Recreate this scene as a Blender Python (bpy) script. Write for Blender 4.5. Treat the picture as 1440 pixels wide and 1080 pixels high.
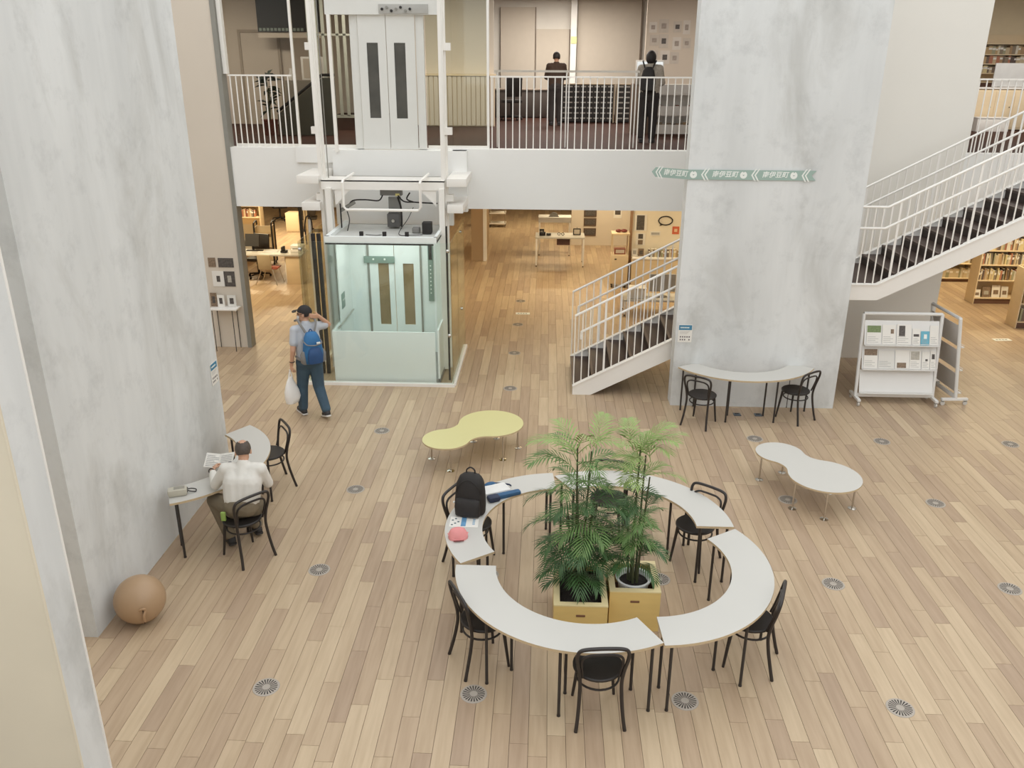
import bpy, bmesh, math, random
import numpy as np
from mathutils import Vector, Matrix, Euler

for o in list(bpy.data.objects):
    bpy.data.objects.remove(o, do_unlink=True)
scene = bpy.context.scene
COL = scene.collection
rnd = random.Random(7)
PI = math.pi

# ------------------------------------------------------------------ camera
cam_d = bpy.data.cameras.new('camera'); cam = bpy.data.objects.new('camera', cam_d); COL.objects.link(cam)
cam_d.sensor_width = 36.0; cam_d.lens = 1186.45 / 1440 * 36.0; cam_d.clip_start = 0.05; cam_d.clip_end = 200
def cam_axes(p, y, r):
    f = Vector((-math.sin(y) * math.cos(p), math.cos(y) * math.cos(p), -math.sin(p)))
    ri = Vector((math.cos(y), math.sin(y), 0)); u = ri.cross(f)
    return ri * math.cos(r) + u * math.sin(r), u * math.cos(r) - ri * math.sin(r), f
_r, _u, _f = cam_axes(0.367879, 0.0399057, 0.00474023)
cam.matrix_world = Matrix(((_r.x, _u.x, -_f.x, 0), (_r.y, _u.y, -_f.y, 0), (_r.z, _u.z, -_f.z, 5.0852), (0, 0, 0, 1)))
scene.camera = cam

# ------------------------------------------------------------------ world + light
world = bpy.data.worlds.new('sky'); scene.world = world; world.use_nodes = True
bg = world.node_tree.nodes['Background']; bg.inputs[0].default_value = (0.95, 0.98, 1.0, 1); bg.inputs[1].default_value = 1.0
scene.view_settings.view_transform = 'Standard'; scene.view_settings.look = 'None'
scene.view_settings.gamma = 1.0; scene.view_settings.use_curve_mapping = False
scene.view_settings.exposure = 0.66

def area_light(name, loc, sx, sy, power, color=(1, 1, 1), rot=(0, 0, 0)):
    d = bpy.data.lights.new(name, 'AREA'); d.shape = 'RECTANGLE'; d.size = sx; d.size_y = sy; d.energy = power; d.color = color
    o = bpy.data.objects.new(name, d); COL.objects.link(o); o.location = loc; o.rotation_euler = rot
    return o
WARM = (1.0, 0.83, 0.54)
# ceiling luminaires and added fill lights of the rooms under and on the upper floor
for x, y, p in [(-7.6, 18.6, 62), (-8.2, 24.5, 130), (-3.0, 18.2, 22), (0.6, 19.5, 30), (0.2, 27.0, 50), (1.5, 23.2, 42), (3.6, 18.0, 30), (10.0, 17.2, 46), (10.4, 20.2, 46)]:
    area_light('ceiling_lamp_lower', (x, y, 2.60), 2.0, 0.5, p, WARM)
for x, y, p in [(-7.4, 18.0, 60), (0.4, 18.4, 45), (0.3, 22.9, 115), (3.3, 19.4, 60), (10.2, 18.6, 62), (-3.0, 18.0, 60)]:  # all unseen; the poster wall one is added to brighten that wall
    area_light('ceiling_and_fill_upper', (x, y, 6.6), 2.4, 0.6, p, (1.0, 0.94, 0.86))

# ------------------------------------------------------------------ materials
def lin(c):
    return tuple((v / 255 / 12.92) if v / 255 <= 0.04045 else ((v / 255 + 0.055) / 1.055) ** 2.4 for v in c)
MATS = {}
def mat(name, rgb, rough=0.6, metal=0.0, var=0.06, scale=6.0, stretch=(1, 1, 1), bump=0.0, coat=0.0, spec=0.5):
    """plain principled surface whose colour wanders a little with object-space noise"""
    if name in MATS: return MATS[name]
    m = bpy.data.materials.new(name); m.use_nodes = True; MATS[name] = m
    nt = m.node_tree; b = nt.nodes['Principled BSDF']
    tc = nt.nodes.new('ShaderNodeTexCoord'); mp = nt.nodes.new('ShaderNodeMapping'); mp.inputs['Scale'].default_value = stretch
    ns = nt.nodes.new('ShaderNodeTexNoise'); ns.inputs['Scale'].default_value = scale; ns.inputs['Detail'].default_value = 4
    cr = nt.nodes.new('ShaderNodeMix'); cr.data_type = 'RGBA'
    c = lin(rgb); a = tuple(v * (1 - var * 2) for v in c); d = tuple(min(1, v * (1 + var * 2)) for v in c)
    cr.inputs[6].default_value = (*a, 1); cr.inputs[7].default_value = (*d, 1)
    nt.links.new(tc.outputs['Object'], mp.inputs[0]); nt.links.new(mp.outputs[0], ns.inputs['Vector'])
    nt.links.new(ns.outputs[0], cr.inputs[0]); nt.links.new(cr.outputs[2], b.inputs['Base Color'])
    b.inputs['Roughness'].default_value = rough; b.inputs['Metallic'].default_value = metal
    b.inputs['Specular IOR Level'].default_value = spec; b.inputs['Coat Weight'].default_value = coat
    if bump:
        bp = nt.nodes.new('ShaderNodeBump'); bp.inputs['Strength'].default_value = bump; bp.inputs['Distance'].default_value = 0.02
        nt.links.new(ns.outputs[0], bp.inputs['Height']); nt.links.new(bp.outputs[0], b.inputs['Normal'])
    return m

def concrete_mat(name, stains=True):
    m = bpy.data.materials.new(name); m.use_nodes = True; nt = m.node_tree; b = nt.nodes['Principled BSDF']; N = nt.nodes.new; L = nt.links.new
    geo = N('ShaderNodeNewGeometry')
    mp1 = N('ShaderNodeMapping'); mp1.inputs['Scale'].default_value = (1.0, 1.0, 0.28); L(geo.outputs['Position'], mp1.inputs[0])
    n1 = N('ShaderNodeTexNoise'); n1.inputs['Scale'].default_value = 1.3; n1.inputs['Detail'].default_value = 6; L(mp1.outputs[0], n1.inputs['Vector'])
    n2 = N('ShaderNodeTexNoise'); n2.inputs['Scale'].default_value = 3.2; n2.inputs['Detail'].default_value = 8; n2.inputs['Roughness'].default_value = 0.68; L(geo.outputs['Position'], n2.inputs['Vector'])
    mp3 = N('ShaderNodeMapping'); mp3.inputs['Scale'].default_value = (1, 1, 0.09); L(geo.outputs['Position'], mp3.inputs[0])
    n3 = N('ShaderNodeTexNoise'); n3.inputs['Scale'].default_value = 9; n3.inputs['Detail'].default_value = 4; L(mp3.outputs[0], n3.inputs['Vector'])
    r1 = N('ShaderNodeValToRGB'); e = r1.color_ramp.elements
    e[0].position = 0.33; e[0].color = (*lin((212, 213, 211)), 1); e[1].position = 0.66; e[1].color = (*lin((228, 229, 227)), 1); L(n1.outputs[0], r1.inputs[0])
    mx = N('ShaderNodeMix'); mx.data_type = 'RGBA'; mx.blend_type = 'MULTIPLY'; mx.inputs[0].default_value = 0.42
    r2 = N('ShaderNodeValToRGB'); e = r2.color_ramp.elements; e[0].position = 0.30; e[0].color = (0.70, 0.70, 0.70, 1); e[1].position = 0.48; e[1].color = (1, 1, 1, 1); L(n2.outputs[0], r2.inputs[0])
    L(r1.outputs[0], mx.inputs[6]); L(r2.outputs[0], mx.inputs[7])
    mx2 = N('ShaderNodeMix'); mx2.data_type = 'RGBA'; mx2.blend_type = 'MULTIPLY'; mx2.inputs[0].default_value = 0.10
    r3 = N('ShaderNodeValToRGB'); e = r3.color_ramp.elements; e[0].position = 0.35; e[0].color = (0.72, 0.73, 0.74, 1); e[1].position = 0.6; e[1].color = (1, 1, 1, 1); L(n3.outputs[0], r3.inputs[0])
    L(mx.outputs[2], mx2.inputs[6]); L(r3.outputs[0], mx2.inputs[7])
    mp4 = N('ShaderNodeMapping'); mp4.inputs['Scale'].default_value = (1, 1, 0.45); L(geo.outputs['Position'], mp4.inputs[0])
    n4 = N('ShaderNodeTexNoise'); n4.inputs['Scale'].default_value = 1.05; n4.inputs['Detail'].default_value = 7; n4.inputs['Roughness'].default_value = 0.6; n4.inputs['Distortion'].default_value = 0.6; L(mp4.outputs[0], n4.inputs['Vector'])
    r4 = N('ShaderNodeValToRGB'); e = r4.color_ramp.elements; e[0].position = 0.36; e[0].color = (0.80, 0.79, 0.77, 1); e[1].position = 0.50; e[1].color = (1, 1, 1, 1); L(n4.outputs[0], r4.inputs[0])
    mx3 = N('ShaderNodeMix'); mx3.data_type = 'RGBA'; mx3.blend_type = 'MULTIPLY'; mx3.inputs[0].default_value = 0.8; L(mx2.outputs[2], mx3.inputs[6]); L(r4.outputs[0], mx3.inputs[7])
    L(mx3.outputs[2], b.inputs['Base Color']); b.inputs['Roughness'].default_value = 0.75; b.inputs['Specular IOR Level'].default_value = 0.25
    bp = N('ShaderNodeBump'); bp.inputs['Strength'].default_value = 0.08; bp.inputs['Distance'].default_value = 0.02; L(n2.outputs[0], bp.inputs['Height']); L(bp.outputs[0], b.inputs['Normal'])
    return m

def plank_mat():
    m = bpy.data.materials.new('oak_plank'); m.use_nodes = True; nt = m.node_tree; b = nt.nodes['Principled BSDF']; N = nt.nodes.new; L = nt.links.new
    at = N('ShaderNodeAttribute'); at.attribute_name = 'tone'
    geo = N('ShaderNodeNewGeometry')
    mp = N('ShaderNodeMapping'); mp.inputs['Scale'].default_value = (22, 1.6, 1); L(geo.outputs['Position'], mp.inputs[0])
    add = N('ShaderNodeVectorMath'); add.operation = 'ADD'; sc = N('ShaderNodeVectorMath'); sc.operation = 'SCALE'; sc.inputs['Scale'].default_value = 37
    L(at.outputs['Vector'], sc.inputs[0]); L(mp.outputs[0], add.inputs[0]); L(sc.outputs[0], add.inputs[1])
    n = N('ShaderNodeTexNoise'); n.inputs['Scale'].default_value = 1.0; n.inputs['Detail'].default_value = 5; L(add.outputs[0], n.inputs['Vector'])
    ramp = N('ShaderNodeValToRGB'); e = ramp.color_ramp.elements
    e[0].position = 0; e[0].color = (*lin((174, 150, 126)), 1); e[1].position = 1; e[1].color = (*lin((199, 177, 147)), 1)
    k = e.new(0.3); k.color = (*lin((182, 158, 131)), 1); k = e.new(0.7); k.color = (*lin((190, 167, 138)), 1)
    L(at.outputs['Fac'], ramp.inputs[0])
    mx = N('ShaderNodeMix'); mx.data_type = 'RGBA'; mx.blend_type = 'MULTIPLY'; mx.inputs[0].default_value = 0.5
    r2 = N('ShaderNodeValToRGB'); e = r2.color_ramp.elements; e[0].position = 0.3; e[0].color = (0.72, 0.68, 0.63, 1); e[1].position = 0.62; e[1].color = (1, 1, 1, 1)
    L(n.outputs[0], r2.inputs[0]); L(ramp.outputs[0], mx.inputs[6]); L(r2.outputs[0], mx.inputs[7]); L(mx.outputs[2], b.inputs['Base Color'])
    b.inputs['Roughness'].default_value = 0.42; b.inputs['Specular IOR Level'].default_value = 0.4
    return m

def glass_mat(name, tint=(0.85, 0.95, 0.92), refl=0.10):
    m = bpy.data.materials.new(name); m.use_nodes = True; nt = m.node_tree; N = nt.nodes.new; L = nt.links.new
    for n in list(nt.nodes): nt.nodes.remove(n)
    out = N('ShaderNodeOutputMaterial'); t = N('ShaderNodeBsdfTransparent'); g = N('ShaderNodeBsdfGlossy'); g.inputs['Roughness'].default_value = 0.03
    t.inputs[0].default_value = (*tint, 1); g.inputs[0].default_value = (0.95, 1, 0.98, 1)
    lw = N('ShaderNodeLayerWeight'); lw.inputs['Blend'].default_value = 0.5; pw = N('ShaderNodeMath'); pw.operation = 'POWER'; pw.inputs[1].default_value = 4.0
    ml = N('ShaderNodeMath'); ml.operation = 'MULTIPLY_ADD'; ml.inputs[1].default_value = 0.6; ml.inputs[2].default_value = refl * 0.3; mx = N('ShaderNodeMixShader')
    L(lw.outputs['Facing'], pw.inputs[0]); L(pw.outputs[0], ml.inputs[0]); L(ml.outputs[0], mx.inputs[0]); L(t.outputs[0], mx.inputs[1]); L(g.outputs[0], mx.inputs[2]); L(mx.outputs[0], out.inputs[0])
    MATS[name] = m
    return m

CONC = concrete_mat('board_concrete'); PLANK = plank_mat()
GLASS = glass_mat('lift_glass', (0.965, 0.988, 0.978)); GLASS_T = glass_mat('tinted_glass', (0.87, 0.88, 0.82)); GLASS_D = glass_mat('smoke_glass', (0.88, 0.87, 0.83), 0.02)
WHITE = mat('white_paint', (238, 237, 233), 0.6, var=0.015, scale=1.5)
BEIGEW = mat('beige_wall', (214, 203, 188), 0.7, var=0.02, scale=1.2)
WARMFACE = mat('warm_lit_face', (224, 213, 190), 0.75, var=0.05, scale=1.6)  # warm light on the near wall face is put into this colour
GREYTRIM = mat('grey_steel_trim', (142, 140, 132), 0.5, var=0.04)
WMETAL = mat('white_metal', (240, 236, 229), 0.4, var=0.015)
BLACKWOOD = mat('black_bentwood', (46, 40, 37), 0.38, var=0.12, scale=12)
BLACKSEAT = mat('black_seat', (42, 37, 34), 0.5, var=0.10, scale=10)
LEGMETAL = mat('dark_leg_metal', (52, 47, 44), 0.45, var=0.08)
LAMINATE = mat('white_laminate', (200, 197, 190), 0.42, var=0.012, scale=2)
PLYEDGE = mat('ply_edge', (198, 176, 142), 0.6, var=0.08, scale=20)
YELLOW = mat('yellow_laminate', (211, 204, 146), 0.45, var=0.02, scale=2)
CHROME = mat('chrome', (205, 200, 192), 0.18, metal=1.0, var=0.02)
STEEL = mat('vent_steel', (172, 162, 150), 0.5, var=0.04)
DARK = mat('near_black', (38, 34, 32), 0.6, var=0.1)
UPFLOOR = mat('dark_walnut_floor', (66, 42, 34), 0.7, var=0.14, scale=3, stretch=(8, 0.8, 1), spec=0.15)
TREADM = mat('dark_tread', (66, 50, 43), 0.55, var=0.10, scale=4, stretch=(1, 6, 1))
PLYBOX = mat('planter_ply', (222, 192, 122), 0.5, var=0.05, scale=3, stretch=(1, 1, 5))
PLYTOP = mat('planter_rim', (226, 208, 158), 0.5, var=0.04, scale=3)
SOIL = mat('dark_soil', (40, 32, 28), 0.95, var=0.25, scale=40, bump=0.8)
TANM = mat('tan_leather', (174, 144, 112), 0.42, var=0.06, scale=2.5)
PAPER = mat('paper', (232, 228, 220), 0.7, var=0.02)
TEAL = mat('sage_sign', (156, 178, 168), 0.6, var=0.02)
SIGNWHITE = mat('sign_white', (236, 238, 232), 0.6, var=0.01)
BLUEM = mat('poster_blue', (70, 130, 160), 0.6, var=0.03)
SKIN = mat('skin', (205, 160, 132), 0.55, var=0.05, scale=9)
OFFWOOD = mat('pale_cabinet', (224, 204, 170), 0.55, var=0.03, scale=3, stretch=(1, 1, 4))

# ------------------------------------------------------------------ mesh helpers
class MB:
    def __init__(s): s.v = []; s.f = []; s.m = []
    def add(s, vs, fs, mi=0):
        b = len(s.v); s.v += [tuple(p) for p in vs]; s.f += [tuple(b + i for i in f) for f in fs]; s.m += [mi] * len(fs); return s
    def box(s, x0, x1, y0, y1, z0, z1, mi=0, M=None):
        vs = [Vector((x, y, z)) for z in (z0, z1) for y in (y0, y1) for x in (x0, x1)]
        if M is not None: vs = [M @ p for p in vs]
        return s.add(vs, [(0, 2, 3, 1), (4, 5, 7, 6), (0, 1, 5, 4), (2, 6, 7, 3), (0, 4, 6, 2), (1, 3, 7, 5)], mi)
    def cbox(s, c, size, M=None, mi=0):
        R = Matrix.Translation(c) @ (M.to_4x4() if M is not None else Matrix())
        return s.box(-size[0] / 2, size[0] / 2, -size[1] / 2, size[1] / 2, -size[2] / 2, size[2] / 2, mi, R)
    def rbox(s, c, size, r=0.01, M=None, mi=0):
        """box with chamfered edges"""
        R = Matrix.Translation(c) @ (M.to_4x4() if M is not None else Matrix())
        bm = bmesh.new(); bmesh.ops.create_cube(bm, size=1)
        for v in bm.verts: v.co = Vector((v.co.x * size[0], v.co.y * size[1], v.co.z * size[2]))
        bmesh.ops.bevel(bm, geom=list(bm.edges), offset=r, segments=2, profile=0.6, affect='EDGES', clamp_overlap=True)
        bm.verts.index_update()
        s.add([R @ v.co for v in bm.verts], [[v.index for v in f.verts] for f in bm.faces], mi); bm.free(); return s
    def tube(s, pts, r, n=8, closed=False, mi=0, caps=True):
        pts = [Vector(p) for p in pts]; k = len(pts); rs = r if isinstance(r, (list, tuple)) else [r] * k
        vs = []; t0 = None; nrm = None
        for i, p in enumerate(pts):
            a = pts[i - 1] if (i > 0 or closed) else p; b = pts[(i + 1) % k] if (i < k - 1 or closed) else p
            t = (b - a).normalized()
            if nrm is None:
                up = Vector((0, 0, 1)) if abs(t.z) < 0.9 else Vector((1, 0, 0)); nrm = t.cross(up).normalized()
            else:
                nrm = (nrm - t * nrm.dot(t)); nrm = nrm.normalized() if nrm.length > 1e-6 else t.orthogonal().normalized()
            bi = t.cross(nrm)
            vs += [p + (nrm * math.cos(2 * PI * j / n) + bi * math.sin(2 * PI * j / n)) * rs[i] for j in range(n)]
        fs = []
        for i in range(k if closed else k - 1):
            for j in range(n):
                a = i * n + j; b = i * n + (j + 1) % n; c = ((i + 1) % k) * n + (j + 1) % n; d = ((i + 1) % k) * n + j
                fs.append((a, b, c, d))
        if caps and not closed: fs += [tuple(range(n - 1, -1, -1)), tuple((k - 1) * n + j for j in range(n))]
        return s.add(vs, fs, mi)
    def cyl(s, p0, p1, r, n=12, mi=0): return s.tube([p0, p1], r, n, mi=mi)
    def lathe(s, prof, n=24, c=(0, 0, 0), M=None, mi=0, close=True):
        c = Vector(c); vs = []
        for r, z in prof:
            for j in range(n):
                p = Vector((r * math.cos(2 * PI * j / n), r * math.sin(2 * PI * j / n), z)); vs.append((M @ p if M is not None else p) + c)
        fs = [(i * n + j, i * n + (j + 1) % n, (i + 1) * n + (j + 1) % n, (i + 1) * n + j) for i in range(len(prof) - 1) for j in range(n)]
        if close: fs += [tuple(range(n - 1, -1, -1)), tuple((len(prof) - 1) * n + j for j in range(n))]
        return s.add(vs, fs, mi)
    def prism(s, poly, z0, z1, mi=0, side=None, M=None):
        n = len(poly); vs = [Vector((x, y, z0)) for x, y in poly] + [Vector((x, y, z1)) for x, y in poly]
        if M is not None: vs = [M @ p for p in vs]
        s.add(vs, [tuple(range(n - 1, -1, -1)), tuple(range(n, 2 * n))], mi)
        return s.add(vs, [(i, (i + 1) % n, n + (i + 1) % n, n + i) for i in range(n)], mi if side is None else side)
    def ell(s, c, r, nu=14, nv=9, M=None, mi=0):
        c = Vector(c); vs = []
        for i in range(1, nv):
            t = PI * i / nv
            for j in range(nu):
                p = Vector((r[0] * math.sin(t) * math.cos(2 * PI * j / nu), r[1] * math.sin(t) * math.sin(2 * PI * j / nu), r[2] * math.cos(t)))
                vs.append(c + (M @ p if M is not None else p))
        top = Vector((0, 0, r[2])); vs.append(c + (M @ top if M is not None else top)); vs.append(c - (M @ top if M is not None else top))
        fs = [(i * nu + j, (i + 1) * nu + j, (i + 1) * nu + (j + 1) % nu, i * nu + (j + 1) % nu) for i in range(nv - 2) for j in range(nu)]
        a = (nv - 1) * nu; fs += [(j, (j + 1) % nu, a) for j in range(nu)] + [((nv - 2) * nu + (j + 1) % nu, (nv - 2) * nu + j, a + 1) for j in range(nu)]
        return s.add(vs, fs, mi)
    def quad(s, a, b, c, d, mi=0): return s.add([a, b, c, d], [(0, 1, 2, 3)], mi)
    def mesh(s, name, mats, smooth=40):
        me = bpy.data.meshes.new(name); me.from_pydata(s.v, [], s.f)
        for m in (mats if isinstance(mats, (list, tuple)) else [mats]): me.materials.append(m)
        if any(s.m): me.polygons.foreach_set('material_index', s.m)
        if smooth:
            me.polygons.foreach_set('use_smooth', [True] * len(me.polygons)); me.set_sharp_from_angle(angle=math.radians(smooth))
        me.update(); return me
    def build(s, name, mats, parent=None, smooth=40):
        o = bpy.data.objects.new(name, s.mesh(name, mats, smooth)); COL.objects.link(o)
        if parent is not None: o.parent = parent
        return o

def tag(o, label=None, cat=None, group=None, kind=None):
    if label: o['label'] = label
    if cat: o['category'] = cat
    if group: o['group'] = group
    if kind: o['kind'] = kind
    return o
def thing(name, label, cat, loc=(0, 0, 0), rz=0, group=None):
    o = bpy.data.objects.new(name, None); COL.objects.link(o); o.location = loc; o.rotation_euler = (0, 0, rz); o.empty_display_size = 0.1
    return tag(o, label, cat, group)
def struct(name, label, cat, mb, m, parent=None, smooth=40):
    o = mb.build(name, m, parent, smooth)
    return tag(o, label, cat, kind='structure')
def link_copy(src, name, parent, loc=None):
    o = bpy.data.objects.new(name, src.data); COL.objects.link(o); o.parent = parent
    if loc is not None: o.location = loc
    return o
def dup(root, loc, rz, label=None):
    r = root.copy(); COL.objects.link(r); r.location = loc; r.rotation_euler = (0, 0, rz)
    if label: r['label'] = label
    for ch in list(root.children):
        c = ch.copy(); COL.objects.link(c); c.parent = r
        for g in list(ch.children):
            d = g.copy(); COL.objects.link(d); d.parent = c
    return r
def Rz(a): return Matrix.Rotation(a, 4, 'Z')
def XZ(y0):
    """matrix that stands an (x, y) polygon up as (x, z), extruding along +y from y0"""
    return Matrix(((1, 0, 0, 0), (0, 0, 1, y0), (0, 1, 0, 0), (0, 0, 0, 1)))
def YZ(x0): return Matrix(((0, 0, 1, x0), (1, 0, 0, 0), (0, 1, 0, 0), (0, 0, 0, 1)))

# ================================================================== SETTING
# ---- ground floor of planks
floor = struct('floor', 'oak plank floor of the library hall', 'floor', MB().box(-13, 15, -3, 36, -0.25, -0.012), mat('subfloor', (96, 76, 58), 0.8))
PW = 0.15
def plank_mb(mb, x0, y0, y1):
    g = 0.0016; x1 = x0 + PW; b = len(mb.v)
    mb.add([(x0 + g, y0 + g, -0.012), (x1 - g, y0 + g, -0.012), (x1 - g, y1 - g, -0.012), (x0 + g, y1 - g, -0.012), (x0 + g, y0 + g, 0), (x1 - g, y0 + g, 0), (x1 - g, y1 - g, 0), (x0 + g, y1 - g, 0)],
           [(4, 5, 6, 7), (0, 1, 5, 4), (1, 2, 6, 5), (2, 3, 7, 6), (3, 0, 4, 7)])
planks = []
for i in range(-85, 99):
    x0 = i * PW - 0.548 + 0.03
    y = 2.6 + rnd.random() * 1.4
    while y < 35.5:
        l = rnd.choice([0.45, 0.6, 0.75, 0.9, 1.05, 1.2, 1.5, 1.8]) * (0.9 + 0.2 * rnd.random())
        t = rnd.random(); t = 0.5 + 0.30 * (t - 0.5) * 2 if rnd.random() < 0.7 else (0.12 * rnd.random() if rnd.random() < 0.55 else 0.85 + 0.15 * rnd.random())
        planks.append((x0, y, min(y + l, 35.6), t)); y += l
def in_view(p):
    x, ym = p[0] + PW / 2, (p[1] + p[2]) / 2
    d = Vector((x, ym, -5.0852)); fz = d.dot(_f)
    if fz <= 0.1: return 0
    u = 1186.45 * d.dot(_r) / fz; v = 1186.45 * d.dot(_u) / fz
    if abs(u) > 720 or abs(v) > 540: return 0
    if x < -4.1 and ym > 6.0: return 0
    return PW * (p[2] - p[1]) * 5.08 / (d.length ** 3)
order = sorted(range(len(planks)), key=lambda k: -in_view(planks[k]))
def tone_attr(me, vals):
    a = me.attributes.new('tone', 'FLOAT', 'FACE'); a.data.foreach_set('value', vals)
for k in order[:298]:
    x0, y0, y1, t = planks[k]; mb = MB(); plank_mb(mb, x0, y0, y1)
    o = mb.build('plank', PLANK, floor, smooth=0); tone_attr(o.data, [t] * len(mb.f))
mb = MB(); tv = []
for k in order[298:]:
    x0, y0, y1, t = planks[k]; plank_mb(mb, x0, y0, y1); tv += [t] * 5
pf = mb.build('plank_field', PLANK, floor, smooth=0); tone_attr(pf.data, tv); pf['kind'] = 'stuff'

# ---- concrete slabs and painted walls
wl = struct('wall_left', 'tall board-marked concrete wall along the left side', 'wall', MB().box(-4.45, -4.13, 6.37, 9.9, 0, 9.5), CONC)
wc = struct('wall_center', 'freestanding concrete wall in front of the stairs', 'wall', MB().box(2.0, 4.53, 12.385, 12.68, 0, 9.5), CONC)
mb = MB()
X0, X1, Y0, Y1 = -7.5, -2.5, 3.48, 3.72
mb.add([(X0, Y0, 0), (X1, Y0, 0), (X1, Y1, 0), (X0, Y1, 0), (X0, Y0, 9.5), (X1, Y0, 9.5), (X1, Y1, 9.5), (X0, Y1, 9.5)], [(1, 2, 6, 5), (2, 3, 7, 6), (3, 0, 4, 7), (4, 5, 6, 7)], 0)
mb.add([(X0, Y0, 0), (X1, Y0, 0), (X1, Y0, 9.5), (X0, Y0, 9.5)], [(0, 1, 2, 3)], 1)
struct('wall_front_left', 'near wall end with warm-lit face painted cream and pale concrete edge', 'wall', mb, [CONC, WARMFACE])
struct('trim_1', 'thin white corner bead on the near wall edge', 'trim', MB().cyl((-2.5, 3.72, 0), (-2.5, 3.72, 9.5), 0.008, 8), WMETAL)
struct('trim_2', 'thin cream corner bead between warm-lit face and concrete', 'trim', MB().cyl((-2.5, 3.48, 0), (-2.5, 3.48, 9.5), 0.008, 8), WARMFACE)
struct('wall_back_left', 'white wall panel beside the left opening', 'wall', MB().box(-12.9, -5.56, 14.85, 15.05, 0, 9.5), BEIGEW)
struct('trim_3', 'grey steel strip on the edge of the left wall panel', 'trim', MB().box(-5.56, -5.485, 14.83, 15.06, 0, 9.5), GREYTRIM)
struct('trim_4', 'white upper door frame post beside the grey strip', 'trim', MB().box(-5.48, -5.41, 14.90, 15.0, 4.83, 9.5), WMETAL)
struct('wall_back_right', 'white wall behind the upper stair flight', 'wall', MB().box(3.2, 6.98, 14.85, 15.05, 0, 9.5), mat('warm_white_paint', (232, 228, 219), 0.65, var=0.012, scale=1.2))
mb = MB().box(-5.485, 3.2, 14.85, 15.05, 2.63, 3.64).box(6.98, 14.9, 14.85, 15.05, 2.63, 3.64)
struct('wall_beam', 'white fascia of the upper floor slab', 'beam', mb, WHITE)
mb = MB().box(-12.9, 14.9, 15.05, 35.5, 2.64, 3.59)
struct('ceiling', 'white underside of the upper floor slab', 'ceiling', mb, WHITE)
struct('floor_upper', 'dark walnut floor of the upper storey', 'floor', MB().box(-12.9, 14.9, 15.0, 27.5, 3.59, 3.62), UPFLOOR)
struct('ceiling_upper', 'white ceiling of the upper storey', 'ceiling', MB().box(-12.9, 14.9, 15.05, 27.6, 6.75, 6.9), WHITE)
struct('wall_west', 'white outer wall on the far left', 'wall', MB().box(-13.1, -12.9, -3, 35.6, 0, 9.5), BEIGEW)
struct('wall_east', 'white outer wall on the far right', 'wall', MB().box(14.9, 15.1, -3, 35.6, 0, 9.5), BEIGEW)
struct('wall_south', 'white wall behind the viewer', 'wall', MB().box(-13.1, 15.1, -3.2, -3.0, 0, 4.2), WHITE)
struct('wall_north', 'beige end wall of the ground floor room', 'wall', MB().box(-13.1, 15.1, 35.5, 35.7, 0, 3.6), BEIGEW)
BROWNW = mat('dim_beige_panel', (206, 193, 177), 0.7, var=0.03, scale=1.2)
struct('wall_upper_back', 'white back wall of the upper storey', 'wall', MB().box(-12.9, 14.9, 25.2, 25.4, 3.62, 6.75), mat('upper_white', (222, 216, 206), 0.7, var=0.02))
struct('wall_upper_left', 'dim beige wall behind the upper left railing', 'wall', MB().box(-12.9, -5.9, 20.6, 20.75, 3.62, 6.75).box(-6.05, -5.9, 20.75, 25.2, 3.62, 6.75), BROWNW)
struct('wall_upper_mid', 'beige panelled wall right of the lift doors', 'wall', MB().box(-3.4, -1.28, 20.6, 20.75, 3.62, 6.75), BEIGEW)
struct('wall_upper_right', 'cream wall behind the upper right bookcase', 'wall', MB().box(9.3, 14.9, 22.40, 22.55, 3.62, 6.75), mat('upper_cream', (226, 210, 178), 0.7, var=0.02))
struct('wall_partition', 'low beige partition wall beyond the display table', 'wall', MB().box(0.72, 3.3, 24.6, 24.72, 0, 2.63), BEIGEW)
struct('wall_inner', 'brown panelled wall end beyond the lift', 'wall', MB().box(-2.0, -1.68, 22.35, 24.6, 0, 2.63), mat('brown_panel', (176, 150, 118), 0.6, var=0.05, scale=2, stretch=(1, 1, 0.2)))
struct('trim_5', 'white edge post of the brown panelled wall', 'trim', MB().box(-1.68, -1.60, 22.33, 22.60, 0, 2.63), WMETAL)

# ================================================================== STAIRCASE
YF, YB = 12.79, 14.25
st = thing('staircase', 'white steel staircase with dark treads rising behind the concrete wall', 'staircase', (0.48, 13.5, 0))
def sp(mb, name, m, smooth=40, parent=st):
    o = mb.build(name, m, None, smooth); o.parent = parent; o.matrix_parent_inverse = Matrix.Translation((-0.48, -13.5, 0)); return o
ztop = lambda x: 0.14 + 0.528 * (x - 0.471) if x < 3.785 else (1.89 if x < 5.047 else 1.89 + 0.5265 * (x - 5.047))
top = [(0.471, 0.14), (3.785, 1.89), (5.047, 1.89), (8.37, 3.64)]
bot = [(8.45, 3.38), (5.084, 1.653), (3.98, 1.65), (0.762, 0.0), (0.471, 0.0)]
for y0 in (YF - 0.03, YB - 0.03):
    sp(MB().prism(top + bot, 0, 0.06, M=XZ(y0)), 'stringer', WMETAL, 0)
    # flange along the upper edge of the stringer
    fl_ = MB()
    for (a, b) in zip(top[:-1], top[1:]):
        d = Vector((b[0] - a[0], 0, b[1] - a[1])); n = Vector((-d.z, 0, d.x)).normalized() * 0.012
        A = Vector((a[0], y0 - 0.02, a[1])); B = Vector((b[0], y0 - 0.02, b[1])); W = Vector((0, 0.10, 0))
        fl_.add([A, B, B + W, A + W, A + n, B + n, B + W + n, A + W + n], [(0, 1, 2, 3), (4, 7, 6, 5), (0, 4, 5, 1), (3, 2, 6, 7), (0, 3, 7, 4), (1, 5, 6, 2)])
    sp(fl_, 'stringer_flange', WMETAL, 0)
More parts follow.
